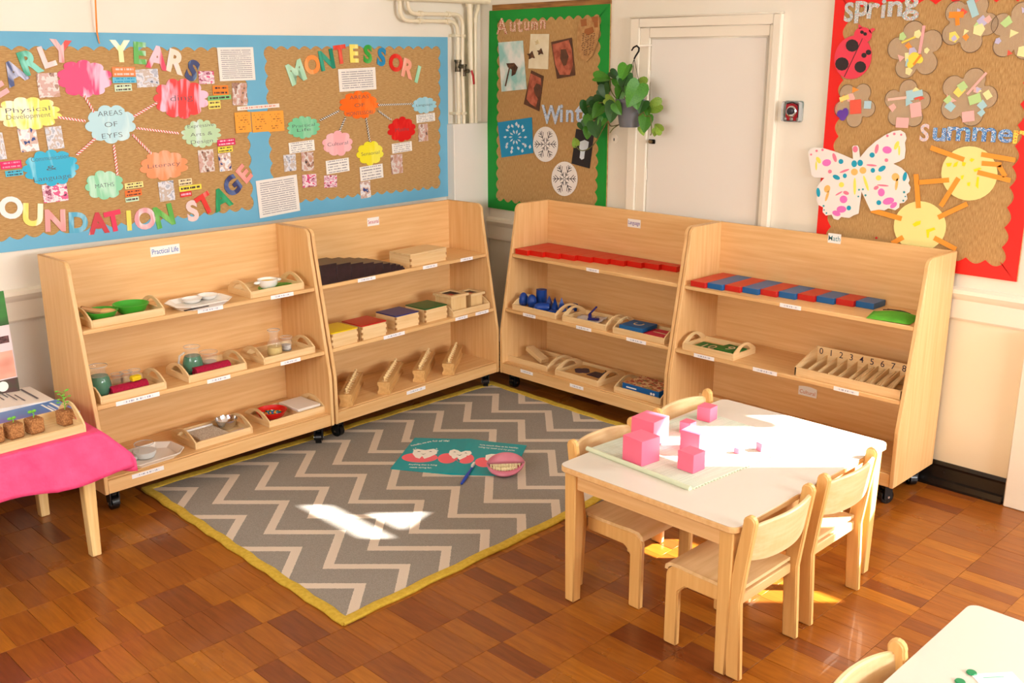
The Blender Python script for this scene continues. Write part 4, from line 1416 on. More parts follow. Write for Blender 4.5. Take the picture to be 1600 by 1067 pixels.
def shelf_unit(x, y_, ang, W_, label, title, tcol, tpx, lift=0.0):
    U = Unit()
    U.W = W_
    U.ang = R(ang)
    U.o = r = empty('shelf_unit', (x, y_, 0), (0, 0, R(ang)), label, 'shelf unit', 'four open shelf units along the walls')
    U.M = Matrix.Translation((x, y_, 0)) @ Matrix.Rotation(R(ang), 4, 'Z')
    U.I = U.M.inverted()
    T_ = .019
    prof = [(0, .10), (0, .355), (.112, .98), (.1215, 1.035)]
    for i in range(7):
        a_ = R(190 - 100 * i / 6)
        prof.append((.165 + .043 * math.cos(a_), 1.057 + .043 * math.sin(a_)))
    prof += [(.41, 1.10), (.41, .10)]
    mx = Matrix(((0, 0, 1, 0), (1, 0, 0, 0), (0, 1, 0, 0), (0, 0, 0, 1)))
    for x0 in (0, W_ - T_):
        MB().prism(prof, x0, x0 + T_, mx).build('side_panel', beech_z, r, bevel=.0025)
    MB().box(T_, W_ - T_, .39, .404, .145, 1.10).build('back_panel', beech_x, r, bevel=.001, bseg=1)
    for zt in (S1, S2):
        MB().box(T_, W_ - T_, front_d(zt) + .003, .39, zt - .02, zt).build('shelf', beech_x, r, bevel=.0025)
    MB().box(T_, W_ - T_, .02, .39, S3 - .02, S3).build('shelf', beech_x, r, bevel=.002)
    MB().box(T_, W_ - T_, .004, .02, .10, S3 - .004).build('plinth', beech_x, r, bevel=.002)
    MB().box(T_, W_ - T_, .372, .39, S1 - .085, S1 - .02).build('rail', beech_x, r, bevel=.0015)
    for cx in (.06, W_ - .06):
        for cy in (.06, .34):
            c = empty('caster', (cx, cy, lift), (0, 0, R(random.uniform(-50, 50))), parent=r)
            c.scale = (1, 1, (.1 - lift) / .1)
            link('fork', FORK, c)
            link('wheel', WHEEL, c)
            link('axle_bolt', BOLT, c)
    if title:
        d = (U.M.to_3x3() @ Vector((0, 1, 0)))
        # where the pixel ray meets the back panel
        bp = U.M @ Vector((0, .39, 0))
        rr_ = ray(*tpx)
        p = CAM + rr_ * ((bp - CAM).dot(d) / rr_.dot(d))
        l = U.I @ p
        w_ = {'Practical Life': .148, 'Sensorial': .085, 'Language': .09, 'Math': .066}[title]
        lb = MB().box(-w_ / 2, w_ / 2, -.023, .023, 0, .0012).build('title_label', white_p, r, matrix=Matrix.Translation((l.x, .3895, l.z)) @ Matrix.Rotation(R(90), 4, 'X'))
        text(title, .034, paper(tcol), lb, (0, 0, .0013), 0, .0002, .004, width=w_ * .9)
    return U


PL = shelf_unit(1.620, 4.090, 1.5, 1.216, 'open beech shelf unit labelled Practical Life, leftmost', 'Practical Life', (46, 104, 180), (258, 391))
SE = shelf_unit(2.846, 4.122, 3.2, 1.24, 'open beech shelf unit labelled Sensorial, in the corner by the left wall', 'Sensorial', (196, 60, 90), (583, 346), .007)
LA = shelf_unit(4.078, 4.182, -90, 1.226, 'open beech shelf unit labelled Language, below the green board', 'Language', (110, 84, 160), (991, 349), .007)
MA = shelf_unit(4.078, 2.953, -90, 1.222, 'open beech shelf unit labelled Math, rightmost under the red board', 'Math', (60, 140, 150), (1304, 372.5))


def strip(U, z, px, py, w_=.1):
    """printed label stuck on the front edge of a shelf"""
    d = U.M.to_3x3() @ Vector((0, 1, 0))
    fy = front_d(z) + .003 if z > S3 + .01 else .004
    bp = U.M @ Vector((0, fy, 0))
    rr_ = ray(px, py)
    p = CAM + rr_ * ((bp - CAM).dot(d) / rr_.dot(d))
    l = U.I @ p
    zc = z - .010 if z > S3 + .01 else S3 - .018
    MB().box(-w_ / 2, w_ / 2, -.0095, .0095, 0, .0008).build('shelf_label', strip_m, U.o, matrix=Matrix.Translation((l.x, fy - .0004, zc)) @ Matrix.Rotation(R(90), 4, 'X'))


for U, z, px, py, w_ in ((PL, S1, 329, 487, .13), (PL, S1, 441, 463, .13), (PL, S2, 216, 627, .2), (PL, S2, 342, 594, .12), (PL, S2, 454, 566, .115), (PL, S3, 231, 735, .15),
                         (SE, S1, 573, 439, .12), (SE, S1, 672, 418, .11), (SE, S1, 729, 405, .1), (SE, S2, 616, 525, .15), (SE, S2, 721, 497, .1), (SE, S2, 753, 488, .11), (SE, S3, 650, 608, .14),
                         (LA, S1, 926, 422, .09), (LA, S2, 827, 492, .1), (LA, S2, 912, 512.5, .11), (LA, S2, 994, 532, .13), (LA, S3, 823, 577, .1), (LA, S3, 901, 600, .1),
                         (MA, S1, 1235, 479, .11), (MA, S2, 1100, 557, .12), (MA, S2, 1195, 581, .13), (MA, S2, 1322, 612, .12)):
    strip(U, z, px, py, w_)
# stray "Cultural" label on the back panel of the Math unit
lc = MA.I @ PX(1262, 613, 4.467)
ml = []
for i in range(9):
    t = i / 8
    ml.append((-.05 + .1 * t, .024 + .006 * math.sin(math.pi * t)))
ml += [(.05, -.02), (-.05, -.02)]
lb = MB().prism(ml, 0, .003).build('title_label', white_p, MA.o, matrix=Matrix.Translation((lc.x, .3895, lc.z)) @ Matrix.Rotation(R(90), 4, 'X'))
text('Cultural', .028, paper((214, 150, 110)), lb, (0, 0, .0032), 0, .0002, .003, width=.085)


# ================================================================== TRAYS
def end_panel(depth, h, hh, t):
    """tray end with an arched, cut-out handle; local x thickness, y depth, z height"""
    m = MB()
    m.box(0, t, 0, depth, 0, h * .9)
    n = 16
    O_, I_ = [], []
    for i in range(n + 1):
        s_ = i / n
        yy = depth * s_
        O_.append((yy, h * .88 + (hh - h * .88) * (math.sin(math.pi * s_) ** .9)))
        I_.append((depth * (.24 + .52 * s_), h * .86 + (hh - .014 - h * .86) * (math.sin(math.pi * s_) ** .8)))
    mx = Matrix(((0, 0, 1, 0), (1, 0, 0, 0), (0, 1, 0, 0), (0, 0, 0, 1)))
    m.ribbon(O_, I_, 0, t, m=mx)
    return m


TR = {}


def colx(U, px, ly, z):
    """local x on unit U where the vertical image column px crosses depth ly at height z"""
    n_ = ray(px, 0).cross(ray(px, 1000))
    a_ = U.M @ Vector((0, ly, z)) - CAM
    d_ = U.M.to_3x3() @ Vector((1, 0, 0))
    return -a_.dot(n_) / d_.dot(n_)


def tray(U, z, fl, fr, depth, label, back=.012, h=.034, hh=.074, ang=0.0, w_fix=None):
    ly = (front_d(z) + .003 if z > S3 + .01 else .02) + back
    xa, xb = colx(U, fl[0], ly, z), colx(U, fr[0], ly, z)
    w_ = w_fix or (xb - xa)
    r = empty('wooden_tray', label=label, cat='tray', group='wooden handled trays on the shelves')
    loc = U.M @ Vector((xa, ly, z))
    TR[r.name] = (U, ly, depth, z)
    r.location = loc
    r.rotation_euler = (0, 0, U.ang + R(ang))
    tray_parts(r, w_, depth, h, hh)
    return r


def tray_parts(r, w_, depth, h, hh):
    t = .008
    MB().box(t, w_ - t, t, depth - t, .002, .008).build('base', pale_x, r)
    MB().box(t, w_ - t, 0, t, 0, h).build('side_rail', pale_x, r, bevel=.0012, bseg=1)
    MB().box(t, w_ - t, depth - t, depth, 0, h).build('side_rail', pale_x, r, bevel=.0012, bseg=1)
    for x0 in (0, w_ - t):
        e = end_panel(depth, h, hh, t)
        e.build('end_handle', pale_y, r, (x0, 0, 0), bevel=.0012, bseg=1)


tA = tray(PL, S1, (143, 517), (258.5, 496), .21, 'wooden tray holding two green bowls')
tB = tray(PL, S1, (392, 469.6), (475.6, 453), .2, 'wooden tray holding a white soup cup on a green leaf plate')
tC = tray(PL, S2, (158, 633), (261, 606), .21, 'wooden tray with green jug, small glasses and red towel, leftmost')
tD = tray(PL, S2, (295.5, 600), (386.5, 577), .21, 'wooden tray with green jug, one tumbler and red towel')
tE = tray(PL, S2, (412.5, 571.5), (493, 550), .2, 'wooden tray holding a carafe and a tumbler of white grains')
tF = tray(PL, S3, (306, 707.5), (395.7, 680.7), .22, 'wooden tray holding a steel bowl and a speckled mat', .03)
tG = tray(PL, S3, (421, 672.6), (508.6, 649), .22, 'wooden tray holding a red bowl of beads and a white board', .03)
tP = tray(SE, S2, (708, 495), (766, 479), .2, 'wooden tray holding two lidded pattern boxes')
tH = tray(LA, S2, (800, 480), (868, 494.7), .22, 'wooden tray full of blue geometric solids')
tI = tray(LA, S2, (878, 500), (946, 513.7), .2, 'wooden tray holding white paper and a navy hole punch')
tJ = tray(LA, S2, (957, 517.5), (1037.5, 536), .2, 'wooden tray holding blue and red letter boards')
tK = tray(LA, S3, (792, 561.5), (855, 580), .24, 'wooden tray holding one slanted wooden block', .03)
tL = tray(LA, S3, (866.6, 582.5), (934, 606), .24, 'wooden tray holding a board with navy inset shapes', .02)
tM = tray(LA, S3, (959, 614), (1032, 633), .22, 'wooden tray holding a blue puzzle box', .02)
tN = tray(MA, S2, (1065.6, 542), (1145.6, 563), .2, 'wooden tray holding green number boards')
tO = tray(MA, S3, (1052, 650), (1130, 672), .22, 'wooden tray on the lowest Math shelf behind the chair', .03)


def put_in(t_, name, px, k, label, cat_, rotz=0.0, group=None, dz=0.0):
    """stand something in tray t_ in image column px, at fraction k of the tray's depth"""
    U, ly, depth, z = TR[t_.name]
    y_ = ly + depth * k
    p = U.M @ Vector((colx(U, px, y_, z), y_, z + BZ + dz))
    return empty(name, tuple(p), (0, 0, rotz), label, cat_, group)


def put(name, px, py, z, label, cat_, rotz=0.0, group=None):
    p = P(px, py, z)
    return empty(name, tuple(p), (0, 0, rotz), label, cat_, group)


BZ = .0085   # top of a tray base above the shelf

# ---- PL top shelf
gbowl = mat('green_plastic', (64, 168, 48), .35)


def bowl(px, py, z, r_, h, m_, label, name='bowl', cat_='bowl', grp=None, tr_=None, k=.5):
    o = put_in(tr_, name, px, k, label, cat_, 0, grp) if tr_ else put(name, px, py, z, label, cat_, 0, grp)
    MB().lathe([(0, 0), (r_ * .5, 0), (r_ * .78, h * .35), (r_ * .95, h), (r_ * 1.0, h), (r_ * .985, h * .93), (r_ * .74, h * .35 + .003), (r_ * .46, .004), (0, .004)][::-1][::-1], 28).build('bowl_shell', m_, o, smooth=True)
    return o


b1 = bowl(158, 502, S1 + BZ, .076, .042, gbowl, 'green bowl holding wooden tongs, left in its tray', grp='green bowls', tr_=tA, k=.45)
b2 = bowl(206, 493, S1 + BZ, .078, .046, gbowl, 'empty green bowl, right in its tray', grp='green bowls', tr_=tA, k=.5)
tg = empty('wooden_scoop', tuple(Vector(b1.location) + Vector((-.03, 0, .04))), (0, R(8), R(-12)), 'wooden scoop lying across the left green bowl', 'scoop')
MB().tube([(-.05, 0, .014), (0, 0, .004), (.03, 0, 0)], [.011, .012, .014], 8).build('handle', mat('brown_scoop', (190, 138, 84), .5), tg, smooth=True)
MB().ball((.06, 0, 0), .042, .024, .016, 12, 8).build('scoop_head', mat('tan_scoop', (216, 168, 104), .5), tg, smooth=True)


def oct_tray(px, py, z, w_, d_, label, rotz):
    o = put('white_tray', px, py, z, label, 'tray', rotz, 'white plastic trays')
    c = .05
    def ring(k, zz):
        a, b = w_ / 2 * k, d_ / 2 * k
        return [(-a + c * k, -b, zz), (a - c * k, -b, zz), (a, -b + c * k, zz), (a, b - c * k, zz), (a - c * k, b, zz), (-a + c * k, b, zz), (-a, b - c * k, zz), (-a, -b + c * k, zz)]
    m = MB()
    rs = [ring(.78, 0), ring(.8, .004), ring(1.0, .022), ring(1.0, .026), ring(.97, .026), ring(.78, .006)]
    vs = [v for r_ in rs for v in r_]
    fs = [tuple(reversed(range(8)))] + [(i * 8 + k, i * 8 + (k + 1) % 8, (i + 1) * 8 + (k + 1) % 8, (i + 1) * 8 + k) for i in range(5) for k in range(8)] + [tuple(range(40, 48))]
    m.add(vs, fs)
    m.build('tray_shell', mat('white_melamine', (244, 238, 228), .25), o, smooth=False)
    return o


oct_tray(311, 477, S1, .29, .2, 'white eight-sided tray on the top shelf between the wooden trays', R(2))
wbm = mat('white_ceramic', (240, 238, 234), .2)
for px, py, lb in ((300, 473, 'left small white dish in the eight-sided tray'), (325, 467, 'right small white dish in the eight-sided tray')):
    o = bowl(px, py, S1 + .006, .048, .022, wbm, lb, 'small_dish', 'dish', 'white dishes in the tray')
MBt = empty('tweezers', tuple(P(308, 482, S1 + .012)), (0, 0, R(6)), 'dark tweezers lying in the white eight-sided tray', 'tweezers')
MB().box(-.06, .06, -.004, .0, 0, .003).build('arm', black_metal, MBt)
MB().box(-.06, .06, .004, .008, 0, .003).build('arm', black_metal, MBt)
MB().box(-.064, -.055, -.004, .008, 0, .004).build('joint', black_metal, MBt)
lp = put_in(tB, 'leaf_plate', 432, .5, 'green leaf-shaped plate under the white soup cup', 'plate', PL.ang)
MB().prism([(.095 * math.cos(2 * math.pi * i / 28) * (1.25 if math.cos(2 * math.pi * i / 28) > .9 else 1), .075 * math.sin(2 * math.pi * i / 28)) for i in range(28)], 0, .006).build('plate', gbowl, lp, bevel=.002)
MB().box(-.085, .1, -.002, .002, .006, .008).build('leaf_vein', mat('dark_green', (40, 120, 40), .4), lp)
sc_ = put_in(tB, 'soup_cup', 419, .5, 'white two-handled soup cup with yellow contents', 'cup', PL.ang, None, .007)
MB().lathe([(0, 0), (.034, 0), (.046, .016), (.05, .042), (.047, .042), (.042, .016), (.03, .004), (0, .004)], 28).build('cup_body', wbm, sc_, smooth=True)
MB().lathe([(0, .03), (.044, .03)], 24).build('contents', mat('yellow_grain', (236, 200, 90), .7), sc_)
for s_ in (-1, 1):
    MB().ball((s_ * .06, 0, .03), .018, .012, .008).build('handle', wbm, sc_, smooth=True)

# ---- PL middle shelf
water_g = mat('green_water', (0, 108, 68), .05)


def jug(t_, px, k_, k, label):
    o = put_in(t_, 'glass_jug', px, k_, label, 'jug', PL.ang, 'glass jugs of green water')
    pr_ = [(0, 0), (.032, 0), (.046, .02), (.052, .048), (.047, .08), (.034, .106), (.031, .118), (.040, .14)]
    pr_ = [(a * k, b * k) for a, b in pr_]
    inn = [(max(a - .002, 0), b + (.003 if b == 0 else 0)) for a, b in reversed(pr_)]
    MB().lathe(pr_ + inn, 28).build('glass_body', glass, o, smooth=True)
    wv = [(0, .004 * k), (.031 * k, .004 * k), (.044 * k, .021 * k), (.0495 * k, .048 * k), (.044 * k, .08 * k), (.038 * k, .094 * k), (0, .094 * k)]
    MB().lathe(wv, 28).build('green_water', water_g, o, smooth=True)
    MB().tube([(.040 * k * math.cos(t * .2618), .040 * k * math.sin(t * .2618), .14 * k) for t in range(24)], .0016, 6, closed=True).build('rim', glass_rim, o, smooth=True)
    MB().tube([(-.04 * k, 0, .118 * k), (-.068 * k, 0, .105 * k), (-.076 * k, 0, .07 * k), (-.058 * k, 0, .04 * k)], .0055 * k, 8).build('handle', glass_rim, o, smooth=True)
    return o


def tumbler(t_, px, k, r_, h, label, fill=None, grp=None, name='tumbler'):
    o = put_in(t_, name, px, k, label, 'glass', 0, grp)
    MB().lathe([(0, 0), (r_ * .82, 0), (r_, h), (r_ - .0022, h), (r_ * .82 - .0022, .006), (0, .006)], 20).build('glass_body', glass, o, smooth=True)
    MB().tube([(r_ * math.cos(t * .3142), r_ * math.sin(t * .3142), h) for t in range(20)], .0012, 6, closed=True).build('rim', glass_rim, o, smooth=True)
    MB().lathe([(0, .001), (r_ * .8, .001), (r_ * .82, .007), (0, .007)], 18).build('glass_base', glass_rim, o, smooth=True)
    if fill:
        MB().lathe([(0, .0065), (r_ * .8 - .003, .0065), (r_ * .88 - .003, h * .42), (0, h * .42)], 18).build('contents', fill, o, smooth=True)
    return o


towel = mat('crimson_towel', (186, 16, 62), .95, (160, 10, 50), (120, 120, 120), 2, bump=.6, bscale=300)


def roll(t_, p0, p1, k, r_, label):
    U, ly, dp, z = TR[t_.name]
    z += BZ
    a, b = (U.M @ Vector((colx(U, p_, ly + dp * k, z), ly + dp * k, z)) for p_ in (p0, p1))
    c = (a + b) / 2
    o = empty('rolled_towel', (c.x, c.y, z), (0, 0, math.atan2(b.y - a.y, b.x - a.x)), label, 'towel', 'rolled crimson towels')
    l_ = (b - a).length / 2
    pl_ = []
    for i in range(40):
        t = i / 39
        rr_ = r_ * (.25 + .75 * t)
        an = t * 5 * math.pi + 1.2
        pl_.append((rr_ * math.cos(an), r_ * .85 + rr_ * math.sin(an) * .85))
    inn = [(x * .86 + 0, (y__ - r_ * .85) * .86 + r_ * .85) for x, y__ in pl_]
    MB().ribbon(pl_, inn, -l_, l_, m=Matrix(((0, 0, 1, 0), (1, 0, 0, 0), (0, 1, 0, 0), (0, 0, 0, 1)))).build('towel_cloth', towel, o, smooth=True)
    return o


jug(tC, 158, .42, .98, 'round glass jug of green water at the far left')
jug(tD, 303, .45, .93, 'round glass jug of green water beside the single tumbler')
frost = mat('frosted_fill', (226, 214, 204), .6)
for px, lb in ((185, 'left'), (199, 'middle'), (212, 'right')):
    tumbler(tC, px, .66, .027, .066, 'tiny clear glass, %s of three behind the red towel' % lb, None, 'three tiny glasses', 'tiny_glass')
roll(tC, 173, 229, .22, .029, 'rolled crimson towel with a yellow sponge on top')
roll(tD, 304, 357, .2, .029, 'rolled crimson towel in front of the single tumbler')
sp_ = put_in(tC, 'yellow_sponge', 214, .2, 'small yellow sponge on the left red towel', 'sponge', R(8), None, .05)
MB().prism(rrect(-.022, .022, -.014, .014, .006), 0, .022).build('sponge_block', mat('yellow_sponge', (246, 212, 30), .9, bump=.6, bscale=400), sp_, bevel=.003)
MB().box(-.0225, .0225, -.0145, .0145, .009, .011).build('seam', mat('sponge_seam', (226, 190, 20), .9), sp_)
tumbler(tD, 328, .6, .042, .078, 'wide clear tumbler beside the green jug', frost)
ca = put_in(tE, 'glass_carafe', 430, .42, 'slim glass carafe part filled with yellow grains', 'carafe')
pr_ = [(0, 0), (.036, 0), (.039, .012), (.036, .06), (.022, .088), (.021, .105), (.030, .128)]
MB().lathe(pr_ + [(max(a - .002, 0), b + (.003 if b == 0 else 0)) for a, b in reversed(pr_)], 24).build('glass_body', glass, ca, smooth=True)
MB().tube([(.030 * math.cos(t * .3142), .030 * math.sin(t * .3142), .128) for t in range(20)], .0016, 6, closed=True).build('rim', glass_rim, ca, smooth=True)
MB().lathe([(0, .004), (.033, .004), (.036, .012), (.035, .044), (0, .047)], 20).build('yellow_grains', mat('pasta_grains', (232, 208, 130), .7, (200, 166, 80), (300, 300, 300), 2), ca, smooth=True)
tumbler(tE, 448, .6, .031, .068, 'short tumbler with white grains beside the carafe', mat('white_grains', (226, 224, 220), .7, (180, 178, 176), (260, 260, 260), 2))

# ---- PL bottom shelf
oct_tray(232, 716, S3, .3, .21, 'white eight-sided tray on the lowest shelf with a glass jar', R(4))
jar = put('glass_jar', 227, 714, S3 + .007, 'squat ribbed glass jar on the low white tray', 'jar')
pr_ = [(0, 0), (.042, 0), (.052, .015), (.054, .035), (.050, .052), (.042, .058), (.042, .064), (.044, .066)]
MB().lathe(pr_ + [(max(a - .0025, 0), b + (.003 if b == 0 else 0)) for a, b in reversed(pr_)], 28).build('glass_body', glass, jar, smooth=True)
MB().tube([(.043 * math.cos(t * .3142), .043 * math.sin(t * .3142), .066) for t in range(20)], .002, 6, closed=True).build('rim', glass_rim, jar, smooth=True)
MB().lathe([(0, .004), (.04, .004), (.049, .02), (.049, .032), (0, .032)], 24).build('contents', mat('white_salt', (224, 226, 222), .6), jar, smooth=True)
o = put('small_glass', 209, 718, S3 + .007, 'small glass half hidden by the pink cloth', 'glass')
MB().lathe([(0, 0), (.024, 0), (.028, .045), (.026, .045), (.022, .005), (0, .005)], 20).build('glass_body', glass, o, smooth=True)
MB().lathe([(0, .0052), (.0218, .0052), (.0235, .02), (0, .02)], 18).build('contents', frost, o, smooth=True)
mt_ = put_in(tF, 'speckled_mat', 325, .48, 'speckled pale mat lying in the tray beside the steel bowl', 'mat', PL.ang)
MB().box(-.07, .075, -.08, .08, 0, .016).build('mat_pad', mat('speckled_beads', (236, 224, 204), .8, (186, 160, 126), (230, 230, 230), 3, .48, .66, bump=.8, bscale=260), mt_, bevel=.003)
MB().box(-.07, .075, .081, .09, 0, .022).build('white_edge', white_p, mt_)
bowl(355, 677, S3 + BZ, .055, .05, steel, 'polished steel bowl in the low tray', 'steel_bowl', tr_=tF, k=.6)
cd = put_in(tF, 'picture_card', 371, .2, 'small lilac card beside the steel bowl', 'card', R(6))
MB().box(-.05, .05, -.02, .02, 0, .004).build('card_stock', paper((222, 206, 220)), cd)
MB().box(-.046, -.03, -.012, .004, .004, .005).build('printed_patch', paper((110, 96, 110)), cd)
rbw = bowl(425, 660, S3 + BZ, .078, .044, mat('red_plastic', (214, 26, 22), .3), 'red bowl filled with coloured beads', 'red_bowl', tr_=tG, k=.45)
bm_ = [mat('bead_%d' % i, c, .3) for i, c in enumerate(((30, 120, 90), (230, 190, 50), (40, 70, 150), (236, 232, 220), (230, 140, 40), (30, 130, 150)))]
bs = [MB().ball((0, 0, 0), .0072, seg=8, rings=5).mesh('bead', m_, smooth=True) for m_ in bm_]
rq = random.Random(2)
bc = Vector(rbw.location)
for i in range(46):
    a_, d_ = rq.uniform(0, 6.28), .046 * math.sqrt(rq.random())
    bi = rq.randrange(6)
    o = link('bead', bs[bi], None, (bc.x + d_ * math.cos(a_), bc.y + d_ * math.sin(a_), bc.z + .020 + .004 * rq.random() + .010 * (1 - d_ / .046) + .1 * d_ * d_))
    tag(o, 'tiny %s bead among those in the red bowl' % ('green', 'yellow', 'navy blue', 'white', 'orange', 'teal')[bi], 'bead', 'beads in the red bowl')
wb_ = put_in(tG, 'white_board', 469, .5, 'thick white board standing proud of the low right tray', 'board', PL.ang)
MB().box(-.07, .068, -.085, .085, .02, .034).build('board_slab', mat('off_white_board', (240, 232, 220), .5), wb_, bevel=.002)
MB().box(-.07, .068, -.085, .085, 0, .02).build('board_base', pale_x, wb_)


# ================================================================== SENSORIAL SHELVES
def on_unit(U, lx, ly, z, name, label, cat_, ang=0.0, group=None):
    p = U.M @ Vector((lx, ly, z))
    return empty(name, tuple(p), (0, 0, U.ang + R(ang)), label, cat_, group)


# brown stair: ten square prisms, thickest at the left
a = SE.I @ P(505, 448, S1)
lx = .0215
ORD = ['thickest', 'second thickest', 'third thickest', 'fourth thickest', 'fifth thickest', 'sixth thickest', 'fourth thinnest', 'third thinnest', 'second thinnest', 'thinnest']
for i in range(10):
    s_ = .103 - .0103 * i
    o = MB().box(0, s_ - .001, 0, .2, 0, s_ - .001).build('brown_prism', dark_wood, None, tuple(SE.M @ Vector((lx, front_d(S1) + .012, S1))), (0, 0, SE.ang), bevel=.0012, bseg=1)
    tag(o, '%s of the ten dark brown prisms forming a stair' % ORD[i], 'wooden prism', 'brown stair prisms')
    lx += s_


def finger_box(U, lx, ly, z, w_, d_, h, lid_m, label, ang=0.0, lid_h=.006, lid_w=None):
    o = on_unit(U, lx, ly, z, 'wooden_box', label, 'box', ang, 'lidded wooden boxes')
    t = .008
    MB().box(0, w_, 0, t, 0, h).build('front_board', pale_x, o, bevel=.001, bseg=1)
    MB().box(0, w_, d_ - t, d_, 0, h).build('back_board', pale_x, o, bevel=.001, bseg=1)
    for x0 in (0, w_ - t):
        MB().box(x0, x0 + t, t, d_ - t, 0, h).build('side_board', pale_y, o)
    # finger joints: end-grain blocks on both front corners
    n = max(3, int(h / .014))
    fj = MB()
    for x0 in (-.0006, w_ - t + .0006):
        for k in range(n):
            if k % 2 == 0:
                fj.box(x0, x0 + t, -.0006, t, h * k / n, h * (k + 1) / n - .001)
    tag(fj.build('finger_joints', mat('end_grain', (172, 122, 70), .6), o), kind='stuff')
    MB().box(t, w_ - t, t, d_ - t, .002, .006).build('floor_board', pale_x, o)
    MB().box(0, w_, 0, d_, h, h + lid_h).build('lid', lid_m, o, bevel=.0015)
    return o


q = Vector((colx(SE, 642, front_d(S1) + .02, S1), 0, 0))
finger_box(SE, q.x, front_d(S1) + .02, S1, .29, .165, .062, pale_x, 'long plain wooden box right of the brown stair', 3, .01)
for (px0, py0), (px1, py1), c, nm in (((519, 544.7), (558, 534), (244, 210, 20), 'yellow'), ((566, 533.4), (604, 523), (196, 24, 24), 'red'), ((619, 517.5), (654.6, 508), (36, 44, 120), 'navy blue'), ((665, 508), (698, 498.7), (20, 96, 44), 'green')):
    yb_ = front_d(S2) + (.015 if nm in ('yellow', 'red') else .04)
    q = Vector((colx(SE, px0, yb_, S2), 0, 0))
    finger_box(SE, max(q.x, .024), yb_, S2, .172, .165, .072, mat('lid_' + nm, c, .35), 'wooden box with a %s lid' % nm)


def pattern_box(lx, ly, w_, d_, h, label):
    o = on_unit(SE, lx, ly, S2 + BZ, 'pattern_box', label, 'box', 0, 'pattern boxes in the tray')
    t = .007
    for x0 in (0, w_ - t):
        MB().box(x0, x0 + t, 0, d_, 0, h).build('side_board', pale_z, o)
    MB().box(t, w_ - t, 0, t, 0, h).build('front_board', pale_z, o)
    MB().box(t, w_ - t, d_ - t, d_, 0, h).build('back_board', pale_z, o)
    e = .012
    MB().ribbon([(-e, -e), (w_ + e, -e), (w_ + e, d_ + e), (-e, d_ + e)], [(.014, .014), (w_ - .014, .014), (w_ - .014, d_ - .014), (.014, d_ - .014)], h, h + .014, closed=True).build('lid_rim', pale_x, o, bevel=.001, bseg=1)
    g_ = .014
    cw, cd_ = (w_ - 2 * g_) / 2, (d_ - 2 * g_) / 2
    for i in range(2):
        for j in range(2):
            MB().box(g_ + i * cw, g_ + (i + 1) * cw - .002, g_ + j * cd_, g_ + (j + 1) * cd_ - .002, h + .002, h + .009).build('pattern_square', mat('pat_red', (190, 20, 24), .4) if (i, j) == (0, 0) else mat('pat_black', (40, 20, 28), .4), o)
    return o


q = Vector((colx(SE, 708, front_d(S2) + .015, S2), 0, 0))
pattern_box(q.x + .018, front_d(S2) + .045, .12, .13, .095, 'larger square wooden box with a black and red patterned lid')
pattern_box(q.x + .195, front_d(S2) + .06, .095, .11, .075, 'smaller square wooden box with a black and red patterned lid')

# four blocks of knobbed cylinders lying diagonally
knob = MB().lathe([(0, .0), (.004, 0), (.0032, .009), (.0062, .014), (.0072, .018), (.005, .023), (0, .024)], 10).mesh('knob', mat('knob_wood', (250, 220, 160), .35), smooth=True)
cyl = MB().lathe([(0, .0), (.014, 0), (.014, .003), (0, .003)], 14).mesh('cylinder_top', pale_x, smooth=True)
for k, ((px, py), lb) in enumerate((((530, 636), 'leftmost, against the divider'), ((590, 616), 'second from the left'), ((645, 597), 'third from the left'), ((691, 586), 'rightmost'))):
    p = P(px, py, S3)
    ang = 41 if k else 45
    o = empty('cylinder_block', tuple(p + Vector((.0, -.0, 0))), (0, 0, R(ang)), 'long wooden block of knobbed cylinders on the lowest Sensorial shelf, ' + lb, 'cylinder block', 'knobbed cylinder blocks')
    l_, w_, h = .40, .07, .068
    mx = Matrix(((0, 0, 1, 0), (1, 0, 0, 0), (0, 1, 0, 0), (0, 0, 0, 1)))
    pf = [(0, 0), (w_, 0), (w_, .018), (w_ - .006, .024), (w_ - .006, .044), (w_, .050), (w_, h), (0, h), (0, .050), (.006, .044), (.006, .024), (0, .018)]
    MB().prism([(a_ - w_, b_) for a_, b_ in pf], 0, l_, mx).build('block_body', mat('block_wood', (222, 176, 112), .45, (206, 156, 92), (5, 60, 60), 3), o, bevel=.001, bseg=1)
    for i in range(10):
        x = .03 + i * .038
        c = link('cylinder_top', cyl, o, (x, -w_ / 2, h))
        c.scale = (1 - .05 * (i if k % 2 else 0),) * 2 + (1,)
        link('knob', knob, o, (x, -w_ / 2, h + .003))

# ================================================================== LANGUAGE SHELVES
rr_m = mat('red_rod_paint', (206, 26, 10), .35)
for i in range(10):
    p0 = 4.150 - .0998 * i
    x0 = 4.176 + (4.395 - 4.176) * i / 9
    o = MB().box(x0, 4.462, p0 - .0985, p0, S1, S1 + .03).build('red_rod', rr_m, bevel=.0012, bseg=1)
    o.data.transform(Matrix.Translation((-x0, -p0, -S1)))
    o.location = (x0, p0, S1)
    tag(o, 'flat red rod, %s of the ten side by side' % (['longest and leftmost', 'second longest', 'third longest', 'fourth longest', 'fifth longest', 'sixth longest', 'fourth shortest', 'third shortest', 'second shortest', 'shortest and rightmost'][i]), 'rod', 'red rods')

solid = mat('blue_solid_paint', (14, 66, 150), .38, (10, 56, 140), (8, 8, 8), 2)
ZS = S2 + BZ
SK = {'blue_egg': .35, 'blue_ellipsoid': .35, 'blue_cylinder': .72, 'blue_ovoid': .22, 'blue_cone': .5, 'blue_block': .2, 'blue_prism': .8, 'blue_pyramid': .55}


